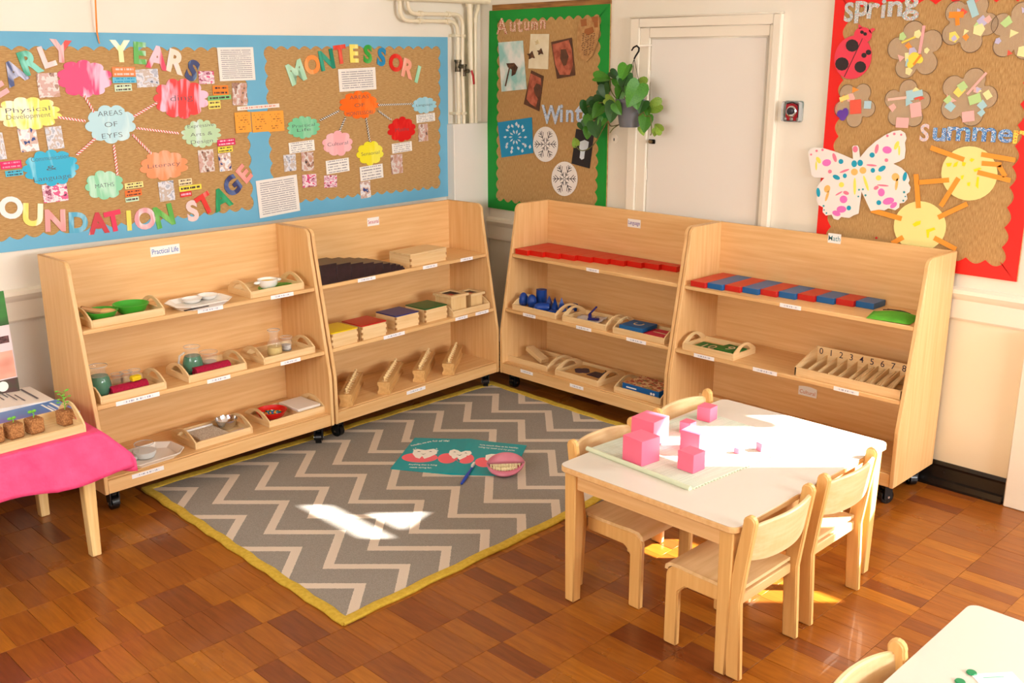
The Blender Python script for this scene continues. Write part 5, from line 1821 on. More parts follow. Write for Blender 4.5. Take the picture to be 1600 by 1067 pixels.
def solid_obj(name, px, py, mb, label, rot=(0, 0, 0), dz=0, smooth=True, bevel=0):
    y_ = TR[tH.name][1] + TR[tH.name][2] * SK[name]
    p = LA.M @ Vector((colx(LA, px, y_, ZS), y_, ZS))
    o = mb.build(name, solid, None, (p.x, p.y, ZS + dz), rot, smooth=smooth, bevel=bevel)
    return tag(o, label, 'geometric solid', 'blue geometric solids')


solid_obj('blue_egg', 818, 474, MB().lathe([(0, 0)] + [(.029 * math.sin(R(t)) * (1 - .12 * math.cos(R(180 - t))), .042 - .042 * math.cos(R(t))) for t in range(15, 180, 15)] + [(0, .084)], 20), 'blue egg standing leftmost in the solids tray')
solid_obj('blue_ellipsoid', 831, 477, MB().ball((0, 0, .041), .029, .029, .041, 20, 12), 'blue ellipsoid standing second from the left')
solid_obj('blue_cylinder', 846, 468, MB().lathe([(0, 0), (.032, 0), (.032, .1), (0, .1)], 28), 'upright blue cylinder at the back of the solids tray')
solid_obj('blue_ovoid', 847, 485, MB().tube([(-.05, 0, .028), (-.046, 0, .028), (-.036, 0, .028), (-.02, 0, .028), (.03, 0, .028), (.042, 0, .028), (.046, 0, .028)], [.004, .014, .022, .027, .028, .022, .004], 20), 'rounded blue solid lying in front of the cylinder', (0, 0, R(-50)))
solid_obj('blue_pyramid', 858, 474, MB().add([(-.028, -.028, 0), (.028, -.028, 0), (.028, .028, 0), (-.028, .028, 0), (0, 0, .085)], [(3, 2, 1, 0), (0, 1, 4), (1, 2, 4), (2, 3, 4), (3, 0, 4)]), 'blue square pyramid, leftmost of the three points', (0, 0, R(20)), smooth=False)
solid_obj('blue_cone', 867, 480, MB().lathe([(0, 0), (.027, 0), (0, .088)], 24), 'blue cone in the middle of the three points')
solid_obj('blue_pyramid', 877, 482, MB().add([(-.032, -.02, 0), (.032, -.02, 0), (0, .034, 0), (0, 0, .09)], [(2, 1, 0), (0, 1, 3), (1, 2, 3), (2, 0, 3)]), 'blue three-sided pyramid, rightmost of the three points', (0, 0, R(-35)), smooth=False)
solid_obj('blue_block', 866, 490, MB().box(-.03, .03, -.018, .018, 0, .028), 'small blue block at the front of the solids tray', (0, 0, R(-70)), smooth=False, bevel=.001)
solid_obj('blue_prism', 895, 482, MB().prism(circ(0, 0, .04, .03, 6), .01, .045), 'blue flat prism above the tray handle', (0, 0, R(30)), smooth=False, bevel=.001)
pp_ = put_in(tI, 'white_paper', 922, .5, 'crumpled white paper under the navy hole punch', 'paper', R(-70))
g_ = MB()
n = 8
vs = [((i / n - .5) * .16, (j / n - .5) * .14, .004 + .008 * abs(math.sin(i * 1.3 + j * .9)) * (1 if i in (0, n) or j in (0, n) else .5)) for j in range(n + 1) for i in range(n + 1)]
g_.add(vs, [(j * (n + 1) + i, j * (n + 1) + i + 1, (j + 1) * (n + 1) + i + 1, (j + 1) * (n + 1) + i) for j in range(n) for i in range(n)])
o = g_.build('paper_sheet', mat('white_copy_paper', (240, 238, 240), .6), pp_, smooth=True)
o.modifiers.new('thickness', 'SOLIDIFY').thickness = .0006
pn = put_in(tI, 'hole_punch', 928, .42, 'small navy hole punch with its lever raised', 'hole punch', R(-60), None, .012)
nav = mat('navy_plastic', (34, 34, 110), .3)
MB().prism(rrect(-.035, .03, -.014, .014, .006), 0, .012).build('base', nav, pn, bevel=.003)
MB().box(-.032, -.014, -.01, .01, .012, .034).build('pivot', nav, pn, bevel=.003)
MB().box(-.01, .06, -.008, .008, -.004, .006).build('lever', nav, pn, (-.024, 0, .032), (0, R(-48), 0), bevel=.003)
MB().tube([(.01, -.006, .012), (.01, -.006, .02)], .004, 8).build('punch_pin', steel, pn)
sb_b, sb_r, sb_g = mat('blue_board', (14, 92, 150), .5), mat('red_board', (206, 40, 70), .5), mat('sand_line', (214, 190, 150), .9)
lq = Vector((colx(LA, 957, .04, S2), 0, 0))


def letter_board(lx, ly, z, w_, d_, h, m_, ch, label, ang=0):
    o = on_unit(LA, lx, ly, z, 'letter_board', label, 'letter board', ang, 'sandpaper letter boards')
    MB().box(0, w_, 0, d_, 0, h).build('board', m_, o, bevel=.001, bseg=1)
    if ch:
        text(ch, .13, sb_g, o, (w_ / 2, d_ / 2, h + .0006), R(90), .0005, -.01)
    return o


letter_board(lq.x + .045, .05, S2 + BZ, .14, .13, .022, sb_r, None, 'red letter board stack under the blue one', 4)
letter_board(lq.x + .04, .045, S2 + BZ + .0225, .15, .14, .022, sb_b, 'c', 'blue letter board on top of the red stack', 4)
letter_board(lq.x + .205, .045, S2 + BZ, .115, .13, .026, sb_r, 'l', 'red letter board at the right end of its tray')
wk = put_in(tK, 'wood_wedge', 838, .45, 'plain wooden block leaning slantwise in the lowest left tray', 'wooden block', R(-100), None, .028)
wk.rotation_euler = (0, R(17), R(-100))
MB().box(-.075, .085, -.028, .028, .0, .026).build('block', pale_x, wk, bevel=.001, bseg=1)
MB().box(-.075, -.072, -.028, .028, .0, .026).build('end_cap', pale_y, wk)
ib = on_unit(LA, colx(LA, 878, .055, S3), .055, S3 + BZ, 'inset_board', 'wooden board with a navy quatrefoil and a navy square inset', 'board', 0)
MB().box(0, .245, 0, .19, 0, .016).build('board', mat('inset_wood', (216, 172, 108), .45, (204, 154, 90), (5, 50, 50), 3), ib, bevel=.001, bseg=1)
nv = mat('navy_inset', (36, 28, 66), .4)
ql = [(.07 + (.036 + .014 * abs(math.cos(2 * t))) * math.cos(t), .095 + (.036 + .014 * abs(math.cos(2 * t))) * math.sin(t)) for t in [2 * math.pi * i / 40 for i in range(40)]]
MB().prism(ql, .016, .019).build('inset_shape', nv, ib)
MB().prism(rotp([(-.045, -.03), (.045, -.042), (.036, .04), (-.036, .046)], R(6), (.178, .09)), .016, .019).build('inset_shape', nv, ib)
pk = put_in(tL, 'inset_peg', 946, .5, 'dark oval inset piece leaning at the tray handle', 'inset piece', 0, None, .018)
MB().ball((0, 0, .012), .026, .016, .012, 14, 8).build('oval_piece', mat('dark_teal', (40, 62, 80), .4), pk, smooth=True)
MB().tube([(0, 0, .02), (0, 0, .034)], .004, 8).build('peg', brass, pk)
pz = on_unit(LA, colx(LA, 972, .055, S3), .055, S3 + BZ, 'puzzle_box', 'blue puzzle box with a colourful picture lid in the lowest right tray', 'puzzle box', 0)
MB().box(0, .245, 0, .17, .012, .052).build('box_side', mat('puzzle_blue', (18, 92, 160), .35), pz, bevel=.001, bseg=1)
MB().box(.004, .241, .004, .166, .052, .0535).build('picture_lid', blobs('puzzle_picture', [(90, 50, 40), (214, 120, 70), (236, 210, 160), (180, 60, 50), (120, 150, 90), (230, 180, 120)], 6), pz)
MB().box(-.036, .036, -.009, .009, 0, .0006).build('printed_name', printed('puzzle_name_print', (18, 92, 160), (236, 240, 246), 1, .72, .02, 16), pz, matrix=Matrix.Translation((.062, -.0002, .034)) @ Matrix.Rotation(R(90), 4, 'X'))
MB().prism(circ(.195, .032, .007), 0, .0006).prism(circ(.212, .032, .007), 0, .0006).build('badge', white_p, pz, rot=(R(90), 0, 0))

# ================================================================== MATH SHELVES
nb_r, nb_b = mat('number_rod_red', (196, 34, 26), .35), mat('number_rod_blue', (28, 98, 160), .35)
for i in range(10):
    p0 = 2.902 - .0888 * i
    x0 = 4.168 + (4.335 - 4.168) * i / 9
    o = MB().box(0, 4.452 - x0, -.0875, 0, 0, .028).build('number_rod', nb_r if i % 2 == 0 else nb_b, None, (x0, p0, S1), bevel=.0014, bseg=1)
    tag(o, '%s number rod, %s from the left' % ('red' if i % 2 == 0 else 'blue', ['first', 'second', 'third', 'fourth', 'fifth', 'sixth', 'seventh', 'eighth', 'ninth', 'tenth'][i]), 'rod', 'red and blue number rods')
gb_ = empty('green_bag', tuple(P(1395, 497, S1)), (0, 0, R(-80)), 'bright green cloth bag lying at the right end of the top Math shelf', 'bag')
m = MB()
n = 14
vs = []
for sgn in (1, -1):
    for j in range(n + 1):
        for i in range(n + 1):
            x, y_ = (i / n - .5) * 2, (j / n - .5) * 2
            ht = .022 * (1 - x ** 4) * (1 - y_ ** 4) * (.8 + .25 * math.sin(3 * x + 2 * y_))
            vs.append((x * .1 * (1 + .06 * y_), y_ * .085 * (1 + .08 * x), .003 + (ht if sgn > 0 else 0)))
k = (n + 1) ** 2
fs = [(j * (n + 1) + i, j * (n + 1) + i + 1, (j + 1) * (n + 1) + i + 1, (j + 1) * (n + 1) + i) for j in range(n) for i in range(n)]
m.add(vs, fs + [tuple(k + a_ for a_ in reversed(f)) for f in fs])
m.build('bag_cloth', mat('lime_cloth', (98, 190, 52), .8, (84, 176, 44), (20, 20, 20), 3, bump=.3, bscale=60), gb_, smooth=True)
MB().tube([(-.06, .06, .018), (-.02, .05, .026), (.03, .06, .022), (.06, .05, .018), (.02, .045, .027), (-.04, .055, .024)], .0022, 6).build('drawstring', ink_black, gb_, smooth=True)
gm = mat('green_board', (30, 110, 40), .5)
nq = Vector((colx(MA, 1065.6, .04, S2), 0, 0))


def number_board(lx, ly, z, w_, d_, ch, label, ang=0):
    o = on_unit(MA, lx, ly, z, 'number_board', label, 'number board', ang, 'green number boards')
    MB().box(0, w_, 0, d_, 0, .014).build('board', gm, o, bevel=.001, bseg=1)
    text(ch, .09, sb_g, o, (w_ / 2, d_ / 2, .0146), 0, .0005, -.008)
    return o


number_board(nq.x + .045, .05, S2 + BZ, .15, .12, '10', 'green number board reading 10 in the tray', 3)
number_board(nq.x + .175, .06, S2 + BZ + .0145, .11, .12, '9', 'green number board reading 9 on top at the right', -6)
# spindle box
qs = Vector((colx(MA, 1240.6, front_d(S2) + .022, S2), 0, 0))
sbx = on_unit(MA, qs.x, front_d(S2) + .022, S2, 'spindle_box', 'long wooden spindle box with the numerals 0 to 8 on its back board', 'spindle box')
w_, d_ = MA.W - .022 - qs.x, .2
MB().box(0, w_, 0, .008, 0, .04).build('front_board', pale_x, sbx, bevel=.001, bseg=1)
bk = MB().box(0, w_, d_ - .008, d_, 0, .105).build('back_board', pale_x, sbx, bevel=.001, bseg=1)
MB().box(0, w_, .008, d_ - .008, 0, .006).build('base', pale_x, sbx)
for x0 in (0, w_ - .008):
    MB().prism([(0, 0), (d_, 0), (d_, .105), (.008, .042), (0, .04)], x0, x0 + .008, Matrix(((0, 0, 1, 0), (1, 0, 0, 0), (0, 1, 0, 0), (0, 0, 0, 1)))).build('end_board', pale_y, sbx)
pt = .0506
for i in range(9):
    if i:
        MB().prism([(.008, .006), (d_ - .008, .006), (d_ - .008, .07), (.008, .036)], .008 + pt * i - .002, .008 + pt * i + .002, Matrix(((0, 0, 1, 0), (1, 0, 0, 0), (0, 1, 0, 0), (0, 0, 0, 1)))).build('divider', pale_y, sbx)
    x = .008 + pt * (i + .5)
    if x < w_ - .01:
        t_ = text(str(i), .042, mat('numeral_ink', (42, 20, 50), .5), sbx, (x - .006, d_ - .0085, .083), 0, .0002, .002)
        t_.rotation_euler = (R(90), 0, 0)
for i, cnt in ((5, 3), (6, 3), (7, 3), (8, 3)):
    for j in range(cnt):
        x = .008 + pt * i + .012 + j * .012
        if x > w_ - .015:
            continue
        p = sbx.matrix_basis @ Vector((0, 0, 0))
        M_ = MA.M @ Matrix.Translation((qs.x + x, front_d(S2) + .022 + .012, S2 + .012))
        o = MB().tube([(0, 0, 0), (0, .02, .006), (0, .09, .018 + .008 * j), (0, .15, .032 + .008 * j), (0, .168, .036 + .008 * j)], [.002, .0045, .006, .0045, .002], 8).build('spindle', pale_y, smooth=True, matrix=M_)
        tag(o, 'thin wooden spindle, %s one below the numeral %s in the spindle box' % (('left', 'middle', 'right')[j], {5: 'five', 6: 'six', 7: 'seven', 8: 'eight'}[i]), 'spindle', 'wooden spindles')


# ================================================================== TABLES AND CHAIRS
beech_leg = mat('beech_leg', (234, 188, 118), .4, (218, 164, 92), (60, 60, 3), 4, .3, .8)


def work_table(x0, x1, y0, y1, z, label, name='work_table'):
    cx, cy = (x0 + x1) / 2, (y0 + y1) / 2
    r = empty(name, (cx, cy, 0), (0, 0, 0), label, 'table', 'white children\'s tables')
    a, b = (x1 - x0) / 2, (y1 - y0) / 2
    MB().prism(rrect(-a, a, -b, b, .03, 6), z - .024, z - .002).build('table_edge', beech_x, r, bevel=.003)
    MB().prism(rrect(-a + .001, a - .001, -b + .001, b - .001, .03, 6), z - .002, z).build('table_top', white_lam, r, bevel=.0008, bseg=1)
    i, t = .028, .02
    MB().box(-a + i, a - i, -b + i, -b + i + t, z - .086, z - .024).build('apron', beech_x, r, bevel=.001, bseg=1)
    MB().box(-a + i, a - i, b - i - t, b - i, z - .086, z - .024).build('apron', beech_x, r, bevel=.001, bseg=1)
    MB().box(-a + i, -a + i + t, -b + i, b - i, z - .086, z - .024).build('apron', beech_y, r, bevel=.001, bseg=1)
    MB().box(a - i - t, a - i, -b + i, b - i, z - .086, z - .024).build('apron', beech_y, r, bevel=.001, bseg=1)
    lg = MB()
    w_ = .026
    lg.add([(-w_ * .8, -w_ * .8, 0), (w_ * .8, -w_ * .8, 0), (w_ * .8, w_ * .8, 0), (-w_ * .8, w_ * .8, 0), (-w_, -w_, z - .024), (w_, -w_, z - .024), (w_, w_, z - .024), (-w_, w_, z - .024)],
           [(3, 2, 1, 0), (4, 5, 6, 7), (0, 1, 5, 4), (1, 2, 6, 5), (2, 3, 7, 6), (3, 0, 4, 7)])
    me = lg.mesh('leg', beech_leg, bevel=.004)
    for sx in (-1, 1):
        for sy in (-1, 1):
            link('leg', me, r, (sx * (a - .042), sy * (b - .042), 0))
    return r


TZ = .53
work_table(2.48, 3.51, 1.52, 2.25, TZ, 'white-topped beech table carrying the pink cubes')
work_table(1.35, 2.545, -.05, .841, TZ, 'white-topped beech table at the bottom right corner of the picture')


def chair_parts(r):
    W_ = .37
    t = .024
    mx = Matrix(((0, 0, 1, 0), (1, 0, 0, 0), (0, 1, 0, 0), (0, 0, 0, 1)))
    up = [(-.165, 0), (-.112, 0), (-.098, .27), (-.118, .40), (-.142, .545)]
    for i in range(7):
        a_ = R(10 + 160 * i / 6)
        up.append((-.164 + .0225 * math.cos(a_), .548 + .024 * math.sin(a_)))
    up += [(-.186, .545), (-.166, .40), (-.150, .27)]
    fl = [(.10, 0), (.152, 0), (.152, .245)]
    for i in range(6):
        a_ = R(i * 18)
        fl.append((.112 + .040 * math.cos(a_), .25 + .040 * math.sin(a_)))
    fl += [(-.10, .29), (-.10, .232), (.072, .232), (.10, .205)]
    for s_ in (-1, 1):
        x0 = s_ * W_ / 2 - (t if s_ > 0 else 0)
        MB().prism(up, x0, x0 + t, mx).build('back_leg', beech_leg, r, bevel=.005, bseg=3)
        x1 = s_ * (W_ / 2 - t - .001) - (t if s_ > 0 else 0)
        MB().prism(fl, x1, x1 + t, mx).build('front_leg', beech_leg, r, bevel=.005, bseg=3)
    # seat: a bent sheet with a rounded front edge
    sp_ = [(-.125, .284), (-.05, .281), (.05, .283), (.10, .286), (.138, .284), (.155, .272), (.158, .255)]
    lo = [(a_, b_ - .012) for a_, b_ in sp_[:4]] + [(.132, .272), (.143, .264), (.146, .255)]
    MB().ribbon([(a_, b_ + .016) for a_, b_ in sp_], [(a_, b_ + .016) for a_, b_ in lo], -W_ / 2 + t + .003, W_ / 2 - t - .003, m=mx).build('seat', mat('seat_ply', (234, 200, 148), .4, (222, 184, 126), (4, 50, 50), 3), r, smooth=True)
    # curved backrest
    A, B = [], []
    for i in range(17):
        s_ = -1 + 2 * i / 16
        x = s_ * (W_ / 2 - t * .5)
        yb = -.150 - .034 * (1 - s_ * s_)
        A.append((x, yb + .008))
        B.append((x, yb - .008))
    bk = MB().ribbon(A, B, .405, .548)
    for v in bk.v:
        v.y -= (v.z - .405) * .13
        k_ = abs(v.x) / (W_ / 2)
        if v.z > .5:
            v.z -= .012 * k_ ** 3
        else:
            v.z += .016 * k_ ** 4
    bk.build('backrest', mat('backrest_ply', (236, 208, 160), .38, (226, 192, 136), (4, 50, 50), 3), r, bevel=.004, bseg=2)
    MB().box(-W_ / 2 + t, W_ / 2 - t, -.128, -.106, .24, .276).build('seat_rail', beech_x, r, bevel=.003)


ch0 = empty('childs_chair', (2.69, 1.654, 0))
chair_parts(ch0)
for i, (x, y_, rz, lb) in enumerate(((2.690, 1.654, 0, 'small beech chair nearest the camera, on the near side of the cube table'), (3.148, 1.660, 0, 'small beech chair on the near side of the cube table, right of the nearest one'),
                                     (2.79, 2.138, 180, 'small beech chair on the far side of the cube table, nearer the rug'), (3.29, 2.135, 180, 'small beech chair on the far side of the cube table, next to the Math shelves'),
                                     (2.0, .705, 180, 'small beech chair at the bottom right table, mostly cut off'))):
    c = ch0 if i == 0 else copy_tree(ch0)
    c.location = (x, y_, 0)
    c.rotation_euler = (0, 0, R(rz))
    tag(c, lb, 'chair', 'small beech chairs')

# mat and pink cubes on the table
tm = empty('table_mat', (2.96, 2.01, TZ), (0, 0, R(-4)), 'pale green woven mat under the pink cubes', 'mat')
MB().box(-.32, .33, -.245, .235, 0, .004).build('mat_cloth', mat('pale_mat', (216, 226, 208), .9, (200, 212, 192), (4, 160, 4), 2, bump=.3, bscale=200), tm)
MB().tube([(-.322, -.245, .006), (-.322, -.1, .007), (-.322, .1, .007), (-.322, .235, .006)], .009, 10).build('rolled_hem', mat('mat_hem', (206, 214, 184), .9), tm, smooth=True)
fr = MB()
for i in range(40):
    x = -.31 + i * .016
    fr.box(x, x + .006, -.252, -.245, .0005, .003)
tag(fr.build('fringe', mat('mat_hem', (206, 214, 184), .9), tm), kind='stuff')
pinkm = mat('pink_cube_paint', (240, 112, 142), .4)
MZ = TZ + .0045
for x, y_, s_, rz, lb in ((2.657, 2.02, .093, -6, 'large pink cube nearest the left table edge, in front of the largest'), (2.827, 2.098, .10, 3, 'largest pink cube, at the back left of the mat'), (2.885, 1.938, .080, 4, 'medium pink cube with one sunlit side, in the middle of the group'),
                          (2.733, 1.856, .068, -2, 'medium pink cube at the front of the mat'), (3.035, 2.085, .046, 2, 'small pink cube behind the middle one'), (3.205, 2.110, .058, 5, 'small pink cube farthest back near the Math shelves'),
                          (3.00, 1.845, .02, 10, 'tiny pink cube, left of the two on the sunlit mat'), (3.075, 1.80, .03, -20, 'tiny pink cube, right of the two on the sunlit mat')):
    o = MB().box(0, s_, 0, s_, 0, s_).build('pink_cube', pinkm, None, (x, y_, MZ), (0, 0, R(rz)), bevel=.0012)
    tag(o, lb, 'cube', 'pink tower cubes')

# counters and card on the second table
cm = mat('green_counter', (22, 140, 84), .3)
for px, py, lb in ((1518, 1052, 'round green counter beside the card, farther from the frame edge'), (1500, 1066, 'round green counter cut by the bottom frame edge')):
    p = P(px, py, TZ)
    tag(MB().lathe([(0, 0), (.0105, 0), (.012, .002), (.0105, .0045), (0, .0045)], 20).build('counter', cm, None, tuple(p), smooth=True), lb, 'counter', 'green counters')
wc_ = empty('number_card', tuple(P(1562, 1066, TZ)), (0, 0, R(-40)), 'white card with green marks on the bottom right table', 'card')
MB().box(-.05, .05, -.03, .035, 0, .002).build('card_stock', white_p, wc_)
MB().box(-.03, .02, .016, .019, .002, .0024).build('green_mark', paper((120, 190, 160)), wc_)

# ================================================================== RUG
rg = empty('rug', (0, 0, 0), (0, 0, 0), 'grey rug with cream zigzag lines and a mustard border', 'rug')
cor = [(1.86, 4.262), (1.821, 2.652), (4.075, 2.71), (4.108, 4.285)]


def rug_material():
    m = mat('zigzag_rug', (150, 142, 132), .95, bump=.5, bscale=500)
    nt = m.node_tree
    N, L = nt.nodes, nt.links
    tc = N.new('ShaderNodeTexCoord')
    sp = N.new('ShaderNodeSeparateXYZ')
    nzw = N.new('ShaderNodeTexNoise')
    nzw.inputs['Scale'].default_value = 120
    L.new(tc.outputs['Object'], nzw.inputs[0])
    L.new(tc.outputs['Object'], sp.inputs[0])
    w_ = mnode(nt, 'MULTIPLY', mnode(nt, 'SUBTRACT', nzw.outputs[0], .5), .008)
    d = mnode(nt, 'PINGPONG', mnode(nt, 'SUBTRACT', sp.outputs[1], 2.827 - .4225 * 8), .21125)
    s_ = mnode(nt, 'ADD', mnode(nt, 'ADD', sp.outputs[0], d), w_)
    fr_ = mnode(nt, 'FRACT', mnode(nt, 'DIVIDE', mnode(nt, 'SUBTRACT', s_, 2.052), .215))
    line = mnode(nt, 'GREATER_THAN', fr_, 1 - .26)
    nz = N.new('ShaderNodeTexNoise')
    nz.inputs['Scale'].default_value = 260
    nz.inputs['Detail'].default_value = 3
    L.new(tc.outputs['Object'], nz.inputs[0])
    rp = N.new('ShaderNodeValToRGB')
    rp.color_ramp.elements[0].position, rp.color_ramp.elements[0].color = .3, lin((138, 130, 120))
    rp.color_ramp.elements[1].position, rp.color_ramp.elements[1].color = .7, lin((164, 157, 146))
    L.new(nz.outputs[0], rp.inputs[0])
    mx = N.new('ShaderNodeMix')
    mx.data_type = 'RGBA'
    L.new(rp.outputs[0], mx.inputs[6])
    mx.inputs[7].default_value = lin((222, 206, 186))
    L.new(line, mx.inputs[0])
    L.new(mx.outputs[2], N['Principled BSDF'].inputs['Base Color'])
    return m


MB().prism(cor, .0005, .0065).build('rug_field', rug_material(), rg)
mus = mat('mustard_binding', (220, 186, 66), .9, (206, 170, 52), (60, 60, 60), 2, bump=.6, bscale=400)
for i in range(4):
    a, b = Vector(cor[i]), Vector(cor[(i + 1) % 4])
    d = (b - a).normalized()
    n_ = Vector((-d.y, d.x))
    q = []
    nseg = 28
    for k in range(nseg + 1):
        t = k / nseg
        wob = .004 * math.sin(k * 1.9 + i) if 0 < k < nseg else 0
        hz = .0075 + (.012 * max(0, math.sin((t - .55) * 12)) if i == 1 and .55 < t < .8 else 0)
        p = a + (b - a) * t - n_ * (.0 + wob) * (1 if (Vector((3, 3.5)) - a).dot(n_) > 0 else -1)
        q.append(Vector((p.x, p.y, hz)))
    inner = (Vector((3, 3.5)) - a).dot(n_)
    sg = 1 if inner > 0 else -1
    m = MB()
    vs = []
    prof = [(-.006, -.0065), (-.008, .000), (-.004, .005), (.010, .0065), (.022, .0055), (.034, .003), (.036, -.001), (.03, -.0065)]
    for p in q:
        vs += [(p.x + n_.x * sg * o_, p.y + n_.y * sg * o_, max(.0008, p.z + h_ - (0 if p.z < .008 else 0))) for o_, h_ in prof]
    np_ = len(prof)
    fs = [(k * np_ + j, k * np_ + (j + 1) % np_, (k + 1) * np_ + (j + 1) % np_, (k + 1) * np_ + j) for k in range(nseg) for j in range(np_)]
    m.add(vs, fs + [tuple(range(np_)), tuple(range(nseg * np_, (nseg + 1) * np_))])
    m.build('binding', mus, rg, smooth=True)

# ---- open book
RZ = .0075
bo = P(705, 740, RZ)
xa = (P(800, 742, RZ) - P(610, 731, RZ))
ba = math.atan2(xa.y, xa.x) + R(1)
bk = empty('picture_book', (bo.x, bo.y, RZ), (0, 0, ba), 'open teal picture book about teeth lying on the rug', 'book')
BI = (Matrix.Translation((bo.x, bo.y, RZ)) @ Matrix.Rotation(ba, 4, 'Z')).inverted()


def bl_(px, py, z=RZ + .006):
    l = BI @ P(px, py, z)
    return (l.x, l.y)


def page_z(x):
    return .0035 + .006 * math.exp(-abs(x) / .05)


tealp = mat('teal_page', (0, 158, 168), .35)
for pgs, nm in ((((610, 731), (648, 683), (735, 686), (705, 740)), 'left'), (((705, 740), (735, 686), (823, 695), (800, 742)), 'right')):
    q = [bl_(*p) for p in pgs]
    n = 10
    m = MB()
    vs = []
    for zz in (0, 1):
        for j in range(2):
            for i in range(n + 1):
                t = i / n
                b_, t_ = lerp(q[0], q[3], t), lerp(q[1], q[2], t)
                p = b_ if j == 0 else t_
                vs.append((p[0], p[1], page_z(min(abs(lerp(q[0], q[3], t)[0]), .4)) * zz))
    k = 2 * (n + 1)
    fs = []
    for i in range(n):
        fs += [(k + i, k + i + 1, k + n + 2 + i, k + n + 1 + i), (i + 1, i, n + 1 + i, n + 2 + i), (i, i + 1, k + i + 1, k + i), (n + 2 + i, n + 1 + i, k + n + 1 + i, k + n + 2 + i)]
    fs += [(0, k, k + n + 1, n + 1), (n, 2 * n + 1, k + 2 * n + 1, k + n)]
    m.add(vs, fs)
    m.build('page_spread', tealp, bk)
zk = Z(600, 680, .15)


def bpoly(name, l, m_, dz):
    q = [bl_(*p) for p in zk(l)]
    mb = MB()
    mb.prism(q, 0, .0004)
    for v in mb.v:
        v.z += page_z(min(abs(v.x), .4)) + dz
    return mb.build(name, m_, bk)


gum, tooth_w, tooth_f = paper((246, 110, 122)), paper((246, 242, 232)), ink_black
bpoly('gum_print', circ(372, 228, 188, 50, 28), gum, .0002)
bpoly('gum_print', circ(660, 240, 100, 54, 24), gum, .0002)
bpoly('gum_print', circ(840, 240, 98, 56, 24), gum, .00025)
bpoly('gum_print', circ(1040, 278, 95, 50, 24), gum, .0002)
bpoly('tooth_print', [(298, 190), (308, 152), (350, 140), (430, 152), (520, 138), (556, 158), (550, 190), (480, 222), (420, 242), (396, 214), (370, 240), (328, 228)], tooth_w, .0008)
bpoly('tooth_print', [(674, 190), (686, 160), (730, 148), (772, 162), (802, 184), (786, 262), (760, 236), (730, 252), (690, 225)], tooth_w, .0008)
bpoly('tooth_print', [(802, 184), (850, 166), (900, 165), (915, 188), (880, 216), (786, 262)], tooth_w, .0008)
bpoly('tooth_print', [(1055, 250), (1060, 205), (1120, 192), (1200, 196), (1270, 205), (1295, 230), (1280, 262), (1120, 290)], tooth_w, .0008)
for l in ([(342, 172), (362, 164), (384, 170), (362, 170)], [(470, 172), (484, 164), (502, 172), (484, 170)], [(385, 188), (410, 196), (438, 186), (410, 200)], [(720, 180), (736, 174), (752, 182), (736, 180)], [(838, 192), (852, 186), (868, 194), (852, 192)], [(755, 208), (790, 216), (815, 204), (790, 222)]):
    bpoly('face_line', l, tooth_f, .0014)
for cx, cy, s_ in ((310, 145, 14), (548, 140, 16), (330, 132, 9), (560, 158, 9)):
    bpoly('sparkle', [(cx - s_, cy), (cx - 3, cy - 2), (cx, cy - s_), (cx + 3, cy - 2), (cx + s_, cy), (cx + 3, cy + 2), (cx, cy + s_), (cx - 3, cy + 2)], tooth_w, .0008)


def btext(s_, l0, l1, size):
    a, b = bl_(*zk([l0])[0]), bl_(*zk([l1])[0])
    c = ((a[0] + b[0]) / 2, (a[1] + b[1]) / 2)
    text(s_, size, tooth_w, bk, (c[0], c[1], page_z(abs(c[0])) + .0012), math.atan2(b[1] - a[1], b[0] - a[0]), .0003, .008, width=math.hypot(b[0] - a[0], b[1] - a[1]))


btext('Actually, we are', (278, 108), (490, 62), .045)
btext('full of life!', (505, 58), (680, 56), .045)
btext('Anything that is living', (255, 302), (552, 310), .045)
btext('needs caring for.', (268, 332), (498, 338), .045)
btext('My whole mouth likes to be healthy,', (930, 92), (1400, 132), .045)
btext('including my teeth and my gums.', (942, 116), (1365, 158), .045)
text('?', .07, ink_black, bk, bl_(*zk([(1335, 205)])[0]) + (.006,), 0, .0003, .01)

# ---- toothbrush
a, b = P(721, 755, .016), P(741, 727, .016)
tb = empty('toothbrush', (a.x, a.y, .0), (0, 0, math.atan2(b.y - a.y, b.x - a.x)), 'blue toothbrush leaning on the edge of the open book', 'toothbrush')
l_ = (b - a).length
MB().tube([(0, 0, .014), (l_ * .1, 0, .0145), (l_ * .45, 0, .0165), (l_ * .62, 0, .018), (l_ * .8, 0, .02)], [.005, .0075, .0085, .0055, .004], 10).build('handle', mat('blue_brush', (24, 74, 190), .3), tb, smooth=True)
MB().box(l_ * .79, l_ * 1.02, -.006, .006, .017, .022).build('brush_head', mat('blue_brush', (24, 74, 190), .3), tb, bevel=.002)
MB().box(l_ * .82, l_ * 1.0, -.005, .005, .022, .034).build('bristles', mat('white_bristle', (226, 220, 210), .8), tb)

# ---- model mouth with teeth
mo = P(791, 749, .008)
mm = empty('model_mouth', (mo.x + .045, mo.y + .05, .008), (0, 0, R(-49)), 'pink model mouth with a full set of teeth, on the right page of the book', 'model mouth')
lipm = mat('pink_lips', (216, 134, 154), .36, (204, 116, 138), (14, 14, 14), 3)


def arc(z, dy, wx=.086, n=17, corner=.054, p_=.6):
    """curve across the mouth whose two ends run into the mouth corners"""
    out = []
    for i in range(n):
        s_ = -1 + 2 * i / (n - 1)
        f = max(0.0, 1 - s_ * s_) ** p_
        out.append((wx * s_, (-.058 + dy) * max(0.0, 1 - s_ * s_) ** .5 + .012, corner + .006 * s_ + (z - corner) * f))
    return out


